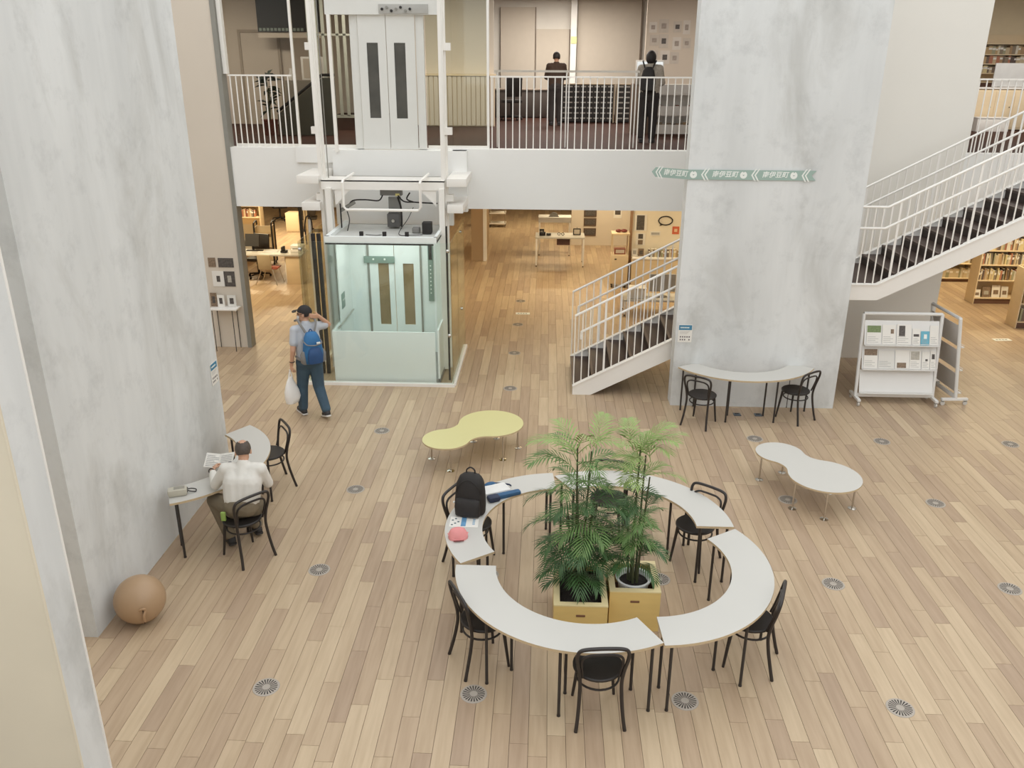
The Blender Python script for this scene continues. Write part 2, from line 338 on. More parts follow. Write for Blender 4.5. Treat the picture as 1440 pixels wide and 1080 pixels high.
tread_me = MB().rbox((0.17, 0, -0.02), (0.36, 1.40, 0.04), 0.006).mesh('tread', TREADM)
riser_me = MB().box(-0.012, 0.012, -0.70, 0.70, -0.158, -0.035).mesh('riser', mat('dark_riser', (50, 38, 33), 0.6, var=0.08))
nose_me = MB().box(-0.014, 0.03, -0.69, 0.69, 0.0, 0.004).mesh('nosing', mat('tread_nosing', (84, 68, 58), 0.5))
def mesh_obj(me, name, loc, parent):
    o = bpy.data.objects.new(name, me); COL.objects.link(o); o.parent = parent; o.location = loc; return o
def step(x, z):
    t = mesh_obj(tread_me, 'tread', (x - 0.48, (YF + YB) / 2 - 13.5, z), st)
    mesh_obj(riser_me, 'riser', (x - 0.48 + 0.012, (YF + YB) / 2 - 13.5, z), st)
    n = mesh_obj(nose_me, 'nosing', (0, 0, 0), t)
for k in range(1, 12): step(0.48 + 0.302 * (k - 1), 0.158 * k)
for k in range(1, 12): step(5.30 + 0.305 * (k - 1), 1.90 + 0.158 * k)
sp(MB().box(3.80, 5.31, YF + 0.03, YB - 0.03, 1.86, 1.90), 'landing', TREADM)
sp(MB().box(3.80, 3.824, YF + 0.03, YB - 0.03, 1.74, 1.86), 'riser', TREADM)
def rail_path(off0, off1, x0, x1, z0, y, flat=(3.785, 5.047)):
    pts = [(x0, y, z0)]
    for xb in flat:
        if x0 < xb < x1: pts.append((xb, y, ztop(xb) + off0))
    pts.append((x1, y, ztop(x1) + off0)); return pts
ZT = 1.175; ZM = 0.86
for y in (YF, YB):
    sp(MB().tube(rail_path(ZT, 0, 0.479, 8.36, ztop(0.479) + ZT, y), 0.019, 8), 'top_rail', WMETAL)
    xm = 0.58
    sp(MB().tube([(xm, y, ztop(xm) + ZM - 0.12)] + rail_path(ZM, 0, xm, 8.36, ztop(xm) + ZM, y), 0.019, 8), 'hand_rail', WMETAL)
    x = 0.485; k = 0; bcache = None
    while x < 8.3:
        hidden = (2.25 < x < 4.45) if y == YF else (2.6 < x < 5.0)
        if not hidden:
            w = 0.016 if k % 9 == 4 else 0.0085
            sp(MB().box(x - w, x + w, y - 0.007, y + 0.007, ztop(x), ztop(x) + ZT), 'baluster', WMETAL, 0)
        x += 0.1185; k += 1

# ================================================================== UPPER RAILINGS
def railing(label, x0, x1, y=14.92, n=None, gap=0.117, z0=3.62, z1=4.82, extra=False):
    t = thing('railing', label, 'railing', ((x0 + x1) / 2, y, z0), 0, 'white bar railings of the upper floor')
    c = (x0 + x1) / 2; h = z1 - z0
    MB().box(x0 - c, x1 - c, -0.02, 0.02, h - 0.025, h).build('top_rail', WMETAL, t, 0)
    me = MB().box(-0.009, 0.009, -0.006, 0.006, 0, h - 0.02).mesh('baluster', WMETAL, 0)
    MB().box(x0 - c, x1 - c, -0.012, 0.012, 0.0, 0.012).build('bottom_rail', mat('dark_edge', (60, 48, 42), 0.6), t, 0)
    x = x0 + 0.03
    while x < x1:
        mesh_obj(me, 'baluster', (x - c, 0, 0), t); x += gap
    return t
railing('white bar railing on the upper floor, between the lift and the concrete wall', -0.985, 3.15)
railing('short white bar railing on the upper floor left of the lift', -5.41, -4.33, gap=0.0985)
railing('white bar railing on the upper floor at the head of the stairs', 6.99, 8.9)
t = thing('guard_rail', 'grey translucent guard rail behind the upper floor railing', 'rail', (0.3, 15.5, 3.62))
MB().box(-1.25, 1.25, -0.015, 0.015, 1.25, 1.285).build('rail_bar', mat('frosted_bar', (196, 188, 176), 0.4), t)
for x in (-1.2, 0, 1.2): MB().cyl((x, 0, 0), (x, 0, 1.25), 0.012).build('post', WMETAL, t)

# ================================================================== LIFT
en = thing('lift_enclosure', 'glass lift shaft screens with white guide rails and white kerb', 'lift shaft', (-2.69, 13.0, 0))
def ep(mb, name, m, parent=en, smooth=40):
    o = mb.build(name, m, None, smooth); o.parent = parent
    if parent.parent is None: o.matrix_parent_inverse = Matrix.Translation(-parent.location)
    else: o.matrix_parent_inverse = Matrix.Translation(-parent.parent.location) if parent.parent.parent is None else Matrix()
    return o
ep(MB().box(-3.92, -1.47, 12.97, 13.05, 0, 0.05).box(-3.94, -3.87, 13.05, 14.85, 0, 0.05).box(-1.52, -1.45, 13.05, 15.1, 0, 0.05), 'kerb', WMETAL)
ep(MB().box(-3.9, -1.49, 12.995, 13.01, 0.05, 2.40), 'glass_panel', GLASS)
ep(MB().box(-3.905, -3.89, 13.02, 14.83, 0.05, 2.40), 'glass_panel', GLASS_T)
ep(MB().box(-1.50, -1.485, 13.02, 14.0, 0.05, 2.40), 'glass_panel', GLASS_T)
ep(MB().box(-1.50, -1.485, 14.02, 15.1, 0.05, 2.40), 'glass_panel', GLASS_T)
for x, y in ((-3.86, 13.0), (-1.53, 13.0), (-1.49, 14.6)):
    ep(MB().cyl((x - 0.02, y - 0.03, 2.28), (x + 0.02, y - 0.03, 2.28), 0.03, 12), 'clamp', CHROME)
    ep(MB().cyl((x - 0.02, y - 0.03, 0.9), (x + 0.02, y - 0.03, 0.9), 0.03, 12), 'clamp', CHROME)
for x in (-3.66, -1.66):
    ep(MB().box(x - 0.055, x + 0.0, 13.86, 13.94, 0, 9.0).box(x + 0.0, x + 0.05, 13.94, 13.97, 0, 9.0).box(x + 0.0, x + 0.02, 13.88, 13.94, 0, 9.0), 'guide_rail', WMETAL)
    for z in (5.25, 4.0, 2.95):
        s_ = -1 if x < -3 else 1
        ep(MB().box(min(x, x + s_ * 0.13), max(x, x + s_ * 0.13), 13.9, 14.0, z - 0.05, z + 0.06), 'rail_bracket', WMETAL)
for x in (-3.79, -3.70): ep(MB().box(x - 0.03, x + 0.025, 13.5, 13.56, 0.01, 2.42), 'dark_channel', DARK)
ep(MB().box(-1.60, -1.575, 13.3, 13.36, 0.0, 2.6), 'dark_channel', DARK)
for (x0, x1, z) in ((-4.05, -3.70, 3.25), (-4.0, -3.70, 2.82), (-1.62, -1.30, 3.22), (-1.62, -1.36, 2.80)):
    ep(MB().rbox(((x0 + x1) / 2, 14.25, z), (x1 - x0, 1.0, 0.13), 0.008), 'support_bracket', WMETAL)
for x in (-3.6, -1.72): ep(MB().cyl((x, 14.05, 2.4), (x, 14.05, 9.0), 0.008, 6), 'hoist_cable', GREYTRIM)

car = thing('lift_car', 'white and glass lift car parked at the ground floor', 'lift', (-2.6, 13.8, 0))
def cp(mb, name, m, parent=car, smooth=40):
    o = mb.build(name, m, None, smooth); o.parent = parent; o.matrix_parent_inverse = Matrix.Translation(-car.location); return o
CARW = mat('car_white', (240, 244, 241), 0.45, var=0.012)
CX0, CX1, CY0, CY1 = -3.48, -1.72, 13.13, 14.55
cp(MB().box(CX0, CX1, CY0, CY1, 0.02, 0.09), 'car_floor', mat('car_floor', (150, 150, 145), 0.6))
cp(MB().rbox(((CX0 + CX1 - 0.07) / 2, CY0, 0.46), (CX1 - CX0 - 0.07, 0.03, 0.88), 0.008), 'front_panel', CARW)
cp(MB().rbox((CX1 - 0.02, (CY0 + CY1) / 2, 0.48), (0.03, CY1 - CY0, 0.92), 0.008), 'side_panel', CARW)
cp(MB().rbox((CX0, (CY0 + CY1) / 2, 0.46), (0.03, CY1 - CY0, 0.88), 0.008), 'side_panel', CARW)
cp(MB().box(CX0 + 0.02, CX1 - 0.06, CY0 - 0.004, CY0 + 0.008, 0.90, 2.36), 'front_glass', GLASS)
cp(MB().box(CX0 - 0.004, CX0 + 0.008, CY0, CY1, 0.90, 2.36), 'side_glass', GLASS)
cp(MB().box(CX1 - 0.03, CX1 - 0.018, CY0, CY1, 0.94, 2.36), 'side_glass', GLASS)
cp(MB().box(CX0 + 0.012, CX0 + 0.03, 13.62, CY1 - 0.03, 0.09, 2.36), 'side_wall', CARW)
bw = cp(MB().box(CX0, -3.14, CY1 - 0.03, CY1, 0.09, 2.40).box(-2.19, CX1, CY1 - 0.03, CY1, 0.09, 2.40).box(-3.14, -2.19, CY1 - 0.03, CY1, 2.05, 2.40), 'back_wall', CARW)
def leaf(xa, xb, z0, z1, y, win, m, parent, adder, glassm):
    wx0, wx1, wz0, wz1 = win
    o = adder(MB().box(xa, wx0, y, y + 0.03, z0, z1).box(wx1, xb, y, y + 0.03, z0, z1).box(wx0, wx1, y, y + 0.03, z0, wz0).box(wx0, wx1, y, y + 0.03, wz1, z1), 'door_leaf', m, parent)
    return o
l1 = leaf(-3.10, -2.665, 0.09, 2.05, CY1 - 0.05, (-2.95, -2.76, 0.60, 1.72), CARW, car, cp, GLASS_D)
l2 = leaf(-2.655, -2.21, 0.09, 2.05, CY1 - 0.05, (-2.51, -2.32, 0.60, 1.72), CARW, car, cp, GLASS_D)
WINB = mat('bronze_pane', (150, 128, 96), 0.15, var=0.2, scale=2.2)
cp(MB().box(-2.95, -2.76, CY1 - 0.03, CY1 - 0.02, 0.60, 1.72), 'door_pane', WINB); cp(MB().box(-2.51, -2.32, CY1 - 0.03, CY1 - 0.02, 0.60, 1.72), 'door_pane', WINB)
cp(MB().box(-3.14, -3.10, CY1 - 0.055, CY1 - 0.02, 0.09, 2.05), 'door_jamb', GREYTRIM); cp(MB().box(-2.21, -2.18, CY1 - 0.055, CY1 - 0.02, 0.09, 2.05), 'door_jamb', GREYTRIM)
hd = cp(MB().rbox((-2.92, CY1 - 0.07, 1.79), (0.54, 0.03, 0.12), 0.004), 'indicator_panel', mat('green_grey_plate', (128, 148, 138), 0.4))
for x in (-3.02, -2.82): cp(MB().cyl((x, CY1 - 0.09, 1.80), (x, CY1 - 0.08, 1.80), 0.018, 10), 'indicator_button', SIGNWHITE)
cp(MB().rbox((-2.02, CY1 - 0.05, 1.55), (0.09, 0.03, 1.0), 0.004), 'control_panel', mat('green_grey_plate', (128, 148, 138), 0.4))
for k in range(8): cp(MB().cyl((-2.02, CY1 - 0.07, 1.2 + 0.07 * k), (-2.02, CY1 - 0.062, 1.2 + 0.07 * k), 0.012, 8), 'lift_button', SIGNWHITE)
cp(MB().rbox((-2.02, CY1 - 0.06, 1.95), (0.06, 0.03, 0.30), 0.004), 'speaker_grille', DARK)
cp(MB().tube([(CX0 + 0.03, CY0 + 0.25, 0.86), (CX0 + 0.07, CY0 + 0.25, 0.9), (CX0 + 0.07, CY1 - 0.15, 0.9), (CX0 + 0.03, CY1 - 0.15, 0.86)], 0.016, 8), 'hand_rail', CHROME)
cp(MB().rbox((CX0 + 0.03, CY0 + 0.72, 1.22), (0.02, 0.22, 0.26), 0.004), 'side_control_panel', mat('green_grey_plate', (128, 148, 138), 0.4))
for k in range(3): cp(MB().cyl((CX0 + 0.045, CY0 + 0.66 + 0.06 * k, 1.24), (CX0 + 0.05, CY0 + 0.66 + 0.06 * k, 1.24), 0.014, 8), 'lift_button', SIGNWHITE)
cp(MB().box(CX0 - 0.02, CX1 + 0.0, CY0 - 0.02, CY0 + 0.05, 2.36, 2.46).box(CX0 - 0.02, CX0 + 0.05, CY0, CY1, 2.36, 2.46).box(CX1 - 0.05, CX1, CY0, CY1, 2.36, 2.46), 'roof_frame', CARW)
cp(MB().box(CX0 - 0.01, CX1 - 0.05, CY0 - 0.025, CY0 - 0.018, 2.335, 2.36), 'dark_gasket', DARK)
cp(MB().box(CX0, CX1, CY0, CY1, 2.37, 2.40), 'car_roof', mat('car_roof', (206, 206, 200), 0.6))
for x in (-3.55, -1.70):
    cp(MB().box(x - 0.045, x + 0.045, 13.72, 13.80, 0.05, 3.12).box(x - 0.045, x + 0.045, 13.86, 13.88, 0.05, 3.12), 'upright', WMETAL)
for x0, x1 in ((-3.60, -3.47), (-1.78, -1.66)): pass
cp(MB().box(-3.67, -1.66, 13.80, 13.84, 3.09, 3.24).box(-3.67, -1.66, 13.80, 14.25, 3.22, 3.245).box(-3.67, -1.66, 14.21, 14.25, 3.09, 3.24), 'crosshead', WMETAL)
for s_, x in ((1, -3.46), (-1, -1.80)):
    cp(MB().prism([(0, 0), (0.26 * s_, 0.0), (0, -0.26)], 0, 0.02, M=XZ(13.82) @ Matrix.Translation((x, 3.09, 0))), 'gusset', WMETAL, smooth=0)
gp = [(-3.22, 14.2, 3.30), (-3.20, 13.36, 3.30), (-3.20, 13.30, 3.27), (-3.20, 13.30, 2.90), (-3.16, 13.30, 2.85), (-2.02, 13.30, 2.85), (-1.98, 13.30, 2.90), (-1.98, 13.30, 3.27), (-1.98, 13.36, 3.30), (-1.97, 14.2, 3.30)]
cp(MB().tube(gp, 0.022, 8), 'guard_tube', WMETAL)
GREYB = mat('grey_box', (128, 126, 122), 0.5)
cp(MB().rbox((-2.58, 14.1, 3.02), (0.36, 0.12, 0.11), 0.006), 'junction_box', GREYB)
cp(MB().rbox((-2.47, 14.1, 2.98), (0.07, 0.125, 0.045), 0.004), 'yellow_sticker', mat('sticker_yellow', (226, 214, 140), 0.6))
cp(MB().rbox((-2.57, 14.32, 2.68), (0.20, 0.10, 0.46), 0.008), 'motor_housing', mat('motor_grey', (150, 149, 145), 0.5))
mo = cp(MB().rbox((-2.57, 14.20, 2.54), (0.21, 0.18, 0.22), 0.01), 'motor', mat('motor_dark', (92, 90, 88), 0.5))
cp(MB().cyl((-2.57, 14.10, 2.54), (-2.57, 14.08, 2.54), 0.028, 12), 'motor_shaft', CHROME)
cp(MB().rbox((-1.95, 13.75, 2.50), (0.15, 0.18, 0.18), 0.008), 'relay_box', DARK)
cp(MB().rbox((-2.14, 13.8, 2.45), (0.12, 0.14, 0.08), 0.006), 'wiring_box', GREYB)
for x in (-2.95, -2.58, -2.22): cp(MB().rbox((x, 13.32, 2.47), (0.06, 0.05, 0.07), 0.005), 'roof_bolt', DARK)
def cable(name, pts, r=0.012):
    P = [Vector(p) for p in pts]; out = []
    for i in range(len(P) - 1):
        a, b = P[i], P[i + 1]; p0 = P[i - 1] if i else a; p3 = P[i + 2] if i + 2 < len(P) else b
        for k in range(5):
            t = k / 5; out.append(0.5 * ((2 * a) + (b - p0) * t + (2 * p0 - 5 * a + 4 * b - p3) * t * t + (3 * a - p0 - 3 * b + p3) * t ** 3))
    out.append(P[-1]); return cp(MB().tube(out, r, 6), name, DARK)
cable('cable', [(-3.3, 14.0, 2.75), (-3.22, 14.0, 2.88), (-3.0, 14.0, 2.90), (-2.78, 14.0, 2.89), (-2.72, 14.05, 2.97)])
cable('cable', [(-2.46, 14.03, 2.97), (-2.36, 14.0, 2.88), (-2.2, 14.0, 2.87), (-2.0, 14.0, 2.86), (-1.8, 13.95, 2.86)])
cable('cable', [(-2.26, 14.03, 3.02), (-2.31, 14.0, 2.92), (-2.2, 14.0, 2.87)])
cable('cable', [(-2.46, 14.0, 2.95), (-2.42, 14.05, 2.75), (-2.43, 14.1, 2.44)], 0.016)
cable('cable', [(-3.3, 13.9, 2.75), (-3.24, 13.8, 2.6), (-3.26, 13.7, 2.44)], 0.008)
cable('cable', [(-2.24, 14.2, 2.75), (-2.30, 14.0, 2.6), (-2.40, 13.6, 2.42), (-2.2, 13.5, 2.42), (-2.0, 13.55, 2.42)], 0.006)
cable('cable', [(-2.9, 13.4, 2.44), (-2.75, 13.45, 2.42), (-2.64, 13.4, 2.44)], 0.006)
for s_ in (-1, 1):
    cp(MB().cyl((-3.42, 14.0, 2.72), (-3.18, 14.0, 2.86), 0.03, 8), 'door_operator_arm', GREYTRIM) if s_ < 0 else None
cp(MB().cyl((-3.40, 13.9, 2.45), (-3.40, 13.9, 2.85), 0.012, 6), 'pulley_rod', DARK)

area_light('lift_car_lamp', (-2.6, 13.8, 2.34), 1.2, 0.8, 9, (0.97, 1.0, 0.99))

# landing doors on the upper floor
d1 = tag(bpy.data.objects.new('door_1', None), 'white lift landing doors on the upper floor with two narrow windows', 'door', kind='structure'); COL.objects.link(d1); d1.location = (-2.66, 14.75, 3.62)
def dp(mb, name, m, parent=d1, smooth=40):
    o = mb.build(name, m, None, smooth); o.parent = parent; o.matrix_parent_inverse = Matrix.Translation(-d1.location); return o
DW = mat('door_white', (222, 221, 215), 0.45, var=0.01)
leaf(-3.13, -2.675, 3.64, 5.74, 14.75, (-2.995, -2.81, 4.145, 5.32), DW, d1, dp, GLASS_D)
leaf(-2.665, -2.20, 3.64, 5.74, 14.75, (-2.545, -2.36, 4.14, 5.32), DW, d1, dp, GLASS_D)
dp(MB().box(-2.995, -2.81, 14.765, 14.775, 4.145, 5.32), 'door_pane', mat('dark_pane', (84, 82, 76), 0.12, var=0.25, scale=3)); dp(MB().box(-2.545, -2.36, 14.765, 14.775, 4.14, 5.32), 'door_pane', mat('dark_pane', (84, 82, 76), 0.12))
dp(MB().box(-3.27, -3.14, 14.78, 14.86, 3.64, 5.74).box(-2.19, -2.06, 14.78, 14.86, 3.64, 5.74), 'door_frame', DW)
dp(MB().box(-3.64, -1.80, 14.70, 14.82, 5.74, 6.9), 'header_panel', DW)
rec = dp(MB().rbox((-2.36, 14.69, 5.825), (0.80, 0.02, 0.14), 0.003), 'mechanism_recess', mat('mech_grey', (176, 174, 168), 0.5))
for k in range(7):
    dp(MB().cyl((-2.70 + 0.075 * k, 14.66, 5.82 + 0.03 * math.sin(k * 2.1)), (-2.70 + 0.075 * k, 14.68, 5.82 + 0.03 * math.sin(k * 2.1)), 0.022, 10), 'mechanism_wheel', GREYTRIM if k % 2 else DARK)
dp(MB().box(-3.67, -1.38, 14.68, 14.86, 3.20, 3.625), 'sill_panel', WHITE); dp(MB().box(-3.67, -1.62, 14.70, 14.84, 2.36, 3.20), 'apron_panel', WHITE)
dp(MB().box(-1.62, -1.37, 14.70, 14.86, 2.60, 3.625), 'corner_panel', WHITE); dp(MB().box(-4.33, -3.67, 14.80, 14.86, 3.40, 3.66), 'corner_panel', WHITE)
dp(MB().box(-3.60, -3.55, 14.62, 14.67, 3.6, 5.74), 'thin_post', WMETAL)
# glass screens either side of the landing doors
def screen(name, label, x0, x1, y, z0, z1, g, posts=()):
    w = tag(bpy.data.objects.new(name, None), label, 'glass screen', kind='structure'); COL.objects.link(w); w.location = ((x0 + x1) / 2, y, z0)
    def b(mb, n, m):
        o = mb.build(n, m, None, 0); o.parent = w; o.matrix_parent_inverse = Matrix.Translation(-w.location)
    b(MB().box(x0, x1, y - 0.006, y + 0.006, z0, z1), 'pane', g)
    for x in posts: b(MB().box(x - 0.02, x + 0.02, y - 0.025, y + 0.025, z0, z1), 'frame_post', WMETAL)
    b(MB().box(x0, x1, y - 0.02, y + 0.02, z0, z0 + 0.05), 'frame_rail', WMETAL)
screen('window_1', 'dark glass screen left of the upper lift doors', -4.30, -3.28, 14.93, 3.64, 6.7, GLASS_D, (-4.28,))
screen('window_2', 'tinted glass screen right of the upper lift doors', -2.05, -1.0, 14.93, 3.64, 6.7, GLASS_T, (-1.02,))
screen('window_3', 'dark glass behind the short upper railing', -5.41, -4.30, 15.02, 3.64, 6.7, GLASS_D, ())

# ================================================================== ARC TABLES
def arc_table(label, c, start, group):
    t = thing('arc_table', label, 'table', (c[0], c[1], 0), math.radians(start), group)
    return t
N = 40
poly = [(1.195 * math.cos(math.radians(120 * i / N)), 1.195 * math.sin(math.radians(120 * i / N))) for i in range(N + 1)] + [(0.822 * math.cos(math.radians(120 * i / N)), 0.822 * math.sin(math.radians(120 * i / N))) for i in range(N, -1, -1)]
mb = MB(); n = len(poly)
mb.prism(poly, 0.675, 0.70, 0, 1)
arc_top = mb.mesh('tabletop', [LAMINATE, PLYEDGE], 30)
apron = MB()
for r in (0.88, 1.14):
    apron.tube([(r * math.cos(math.radians(a)), r * math.sin(math.radians(a)), 0.665) for a in [3 + 114 * i / 24 for i in range(25)]], 0.010, 6)
for a in (3.5, 41.8, 78.2, 116.5):
    c_, s_ = math.cos(math.radians(a)), math.sin(math.radians(a)); apron.cyl((0.88 * c_, 0.88 * s_, 0.665), (1.14 * c_, 1.14 * s_, 0.665), 0.010, 6)
apron_me = apron.mesh('under_frame', LEGMETAL)
leg_me = MB().tube([(0, 0, 0), (0, 0, 0.012), (0, 0, 0.012), (0, 0, 0.672)], [0.016, 0.016, 0.0135, 0.0135], 10).mesh('leg', LEGMETAL)
G = 'white arc tables'
for lab, c, sdeg in [('white arc table of the ring carrying the backpack and pink cap', (0.236, 7.396), 95.3), ('white arc table at the back right of the ring, behind the palms', (0.748, 7.485), 0.3),
                     ('white arc table on the right side of the ring', (0.946, 6.80), -86.8), ('white arc table on the near left side of the ring', (0.416, 6.678), -180.2),
                     ('white arc table against the freestanding concrete wall', (3.075, 12.86), -148.6), ('white arc table against the left concrete wall', (-4.42, 8.75), -64.5)]:
    t = thing('arc_table', lab, 'table', (c[0], c[1], 0), math.radians(sdeg), G)
    mesh_obj(arc_top, 'tabletop', (0, 0, 0), t); mesh_obj(apron_me, 'under_frame', (0, 0, 0), t)
    for a in (3.5, 41.8, 78.2, 116.5):
        for r in (0.872, 1.15):
            mesh_obj(leg_me, 'leg', (r * math.cos(math.radians(a)), r * math.sin(math.radians(a)), 0), t)

# ================================================================== BENTWOOD CHAIRS
def smooth_path(P, k=6, closed=False):
    P = [Vector(p) for p in P]; n = len(P); out = []
    rng = range(n if closed else n - 1)
    for i in rng:
        a, b = P[i], P[(i + 1) % n]; p0 = P[i - 1] if (i or closed) else a; p3 = P[(i + 2) % n] if (closed or i + 2 < n) else b
        for q in range(k):
            t = q / k; out.append(0.5 * ((2 * a) + (b - p0) * t + (2 * p0 - 5 * a + 4 * b - p3) * t * t + (3 * a - p0 - 3 * b + p3) * t ** 3))
    if not closed: out.append(P[-1])
    return out
chair0 = thing('bentwood_chair', 'chair', 'chair', (0, 0, 0), 0, 'black bentwood chairs')
MB().lathe([(0.06, 0.434), (0.195, 0.434), (0.207, 0.444), (0.207, 0.458), (0.198, 0.466), (0.17, 0.464), (0.0, 0.457)], 32, close=False).build('seat', BLACKSEAT, chair0)
half = [(0.200, -0.262, 0.0), (0.184, -0.232, 0.12), (0.172, -0.198, 0.28), (0.168, -0.182, 0.42), (0.180, -0.198, 0.55), (0.197, -0.220, 0.65), (0.204, -0.236, 0.73), (0.186, -0.246, 0.783), (0.135, -0.250, 0.802), (0.06, -0.251, 0.807)]
path = half + [(0, -0.251, 0.808)] + [(-x, y, z) for x, y, z in reversed(half)]
MB().tube(smooth_path(path, 5), 0.0155, 10).build('back_loop', BLACKWOOD, chair0)
half = [(0.150, -0.160, 0.462), (0.157, -0.188, 0.55), (0.166, -0.210, 0.64), (0.152, -0.224, 0.70), (0.105, -0.231, 0.728), (0.05, -0.232, 0.733)]
path = half + [(0, -0.232, 0.734)] + [(-x, y, z) for x, y, z in reversed(half)]
MB().tube(smooth_path(path, 5), 0.0115, 8).build('inner_loop', BLACKWOOD, chair0)
MB().tube([(0.176 * math.cos(2 * PI * i / 28), 0.176 * math.sin(2 * PI * i / 28) - 0.012, 0.355) for i in range(28)], 0.0095, 8, closed=True).build('stretcher_ring', BLACKWOOD, chair0)
for s_ in (-1, 1):
    MB().tube([(0.135 * s_, 0.125, 0.44), (0.148 * s_, 0.138, 0.30), (0.178 * s_, 0.165, 0.0)], [0.018, 0.0165, 0.0125], 10).build('leg', BLACKWOOD, chair0)
CH = [((0.49, 5.655), 95, 'black bentwood chair with its back to the viewer at the near side of the ring'),
      ((-0.49, 6.23), 27, 'black bentwood chair at the near left of the ring'),
      ((1.875, 6.34), 160, 'black bentwood chair at the right of the ring, back tilted away'),
      ((1.65, 7.945), 231, 'black bentwood chair at the back right of the ring beside the white peanut table'),
      ((0.76, 8.47), 255, 'black bentwood chair hidden behind the palms'),
      ((-0.73, 7.87), -25, 'black bentwood chair behind the black backpack'),
      ((2.36, 11.73), 58, 'black bentwood chair at the left end of the table by the concrete wall'),
      ((3.795, 11.985), 127, 'black bentwood chair at the right end of the table by the concrete wall'),
      ((-3.22, 7.85), 140, 'black bentwood chair the reading man sits on'),
      ((-3.44, 9.44), 215, 'empty black bentwood chair behind the reading man')]
for i, (c, a, lab) in enumerate(CH):
    if i == 0:
        chair0.location = (c[0], c[1], 0); chair0.rotation_euler = (0, 0, math.radians(a - 90)); chair0['label'] = lab
    else: dup(chair0, (c[0], c[1], 0), math.radians(a - 90), lab)

# ================================================================== PEANUT TABLES
def peanut(label, cs, cb, rs, rb, h, topm, legs, neck):
    """two discs of different size joined by a waist"""
    cs, cb = Vector(cs), Vector(cb); c = (cs + cb) / 2; t = thing('peanut_table', label, 'table', (c.x, c.y, 0), 0, 'peanut shaped low tables')
    d = (cb - cs); L = d.length; ux = d.normalized(); uy = Vector((-ux.y, ux.x))
    # fillet circles: centre at (px, q) tangent to both discs
    q = neck
    best = None
    # fillet radius rf so that circles at dist rs+rf and rb+rf meet at lateral neck+rf
    lo, hi = 0.02, 2.0
    def gap(rf):
        a, b = rs + rf, rb + rf; x = (a * a - b * b + L * L) / (2 * L); y2 = a * a - x * x
        return (math.sqrt(y2) if y2 > 0 else 0) - rf - neck, x
    for _ in range(60):
        mid = (lo + hi) / 2
        if gap(mid)[0] > 0: hi = mid
        else: lo = mid
    rf = (lo + hi) / 2; g, x = gap(rf); yy = rf + neck
    def arc(cx, cy, r, a0, a1, n): return [(cx + r * math.cos(a0 + (a1 - a0) * i / n), cy + r * math.sin(a0 + (a1 - a0) * i / n)) for i in range(n + 1)]
    aS = math.atan2(yy, x); aB = math.atan2(yy, x - L)
    pts = arc(0, 0, rs, aS, 2 * PI - aS, 30)
    pts += arc(x, -yy, rf, math.atan2(yy, -x), math.atan2(yy, L - x), 10)[1:-1]
    pts += arc(L, 0, rb, -aB, aB, 36)
    pts += arc(x, yy, rf, math.atan2(-yy, L - x), math.atan2(-yy, -x), 10)[1:-1]
    P = [((cs - c) + ux * a + uy * b) for a, b in pts]
    MB().prism([(p.x, p.y) for p in P], h - 0.022, h, 0, 1).build('tabletop', [topm, PLYEDGE], t, 30)
    for lx, ly in legs:
        lg = MB().cyl((lx - c.x, ly - c.y, 0.008), (lx - c.x, ly - c.y, h - 0.022), 0.011, 10).build('leg', CHROME, t)
        MB().lathe([(0.050, 0.0), (0.050, 0.004), (0.03, 0.009), (0.011, 0.012)], 20, (lx - c.x, ly - c.y, 0)).build('foot_disc', CHROME, lg)
        MB().lathe([(0.03, h - 0.028), (0.03, h - 0.022)], 12, (lx - c.x, ly - c.y, 0)).build('mount_plate', GREYTRIM, lg)
    return t
peanut('yellow peanut-shaped low table on chrome legs', (-1.27, 10.09), (-0.71, 10.64), 0.315, 0.445, 0.40, YELLOW, [(-1.50, 10.30), (-1.20, 9.95), (-0.98, 10.88), (-0.53, 10.32), (-0.34, 10.70), (-0.66, 11.0)], 0.235)
peanut('white peanut-shaped low table on chrome legs', (3.04, 9.90), (3.42, 9.27), 0.30, 0.43, 0.40, LAMINATE, [(2.82, 9.90), (3.17, 10.12), (3.05, 9.16), (3.36, 8.92), (3.78, 9.20), (3.62, 9.58)], 0.232)

# ================================================================== PLANTERS AND PALMS
def planter(label, x0, x1, y0, y1, h):
    t = thing('planter_box', label, 'planter', ((x0 + x1) / 2, (y0 + y1) / 2, 0), 0, 'plywood planter boxes')
    w, d = (x1 - x0) / 2, (y1 - y0) / 2; rim = 0.055
    MB().box(-w, w, -d, -d + 0.02, 0, h).build('front_panel', PLYBOX, t); MB().box(-w, w, d - 0.02, d, 0, h).build('back_panel', PLYBOX, t)
    MB().box(-w, -w + 0.02, -d + 0.02, d - 0.02, 0, h).build('side_panel', PLYBOX, t); MB().box(w - 0.02, w, -d + 0.02, d - 0.02, 0, h).build('side_panel', PLYBOX, t)
    MB().box(-w - 0.003, w + 0.003, -d - 0.003, -d + rim, h, h + 0.012).box(-w - 0.003, w + 0.003, d - rim, d + 0.003, h, h + 0.012).box(-w - 0.003, -w + rim, -d + rim, d - rim, h, h + 0.012).box(w - rim, w + 0.003, -d + rim, d - rim, h, h + 0.012).build('rim', PLYTOP, t)
    MB().rbox((0, -d, h - 0.10), (0.085, 0.012, 0.022), 0.004).build('handle_slot', mat('slot_brown', (120, 84, 60), 0.6), t)
    MB().box(-w + 0.02, w - 0.02, -d + 0.02, d - 0.02, 0.0, 0.20).build('inner_tray', mat('tray_brown', (92, 68, 58), 0.8), t)
    return t
planter('lower plywood planter box holding the bushier palm', 0.135, 0.63, 6.505, 7.22, 0.40)
planter('plywood planter box holding the palm in the white pot', 0.66, 1.135, 6.705, 7.23, 0.43)
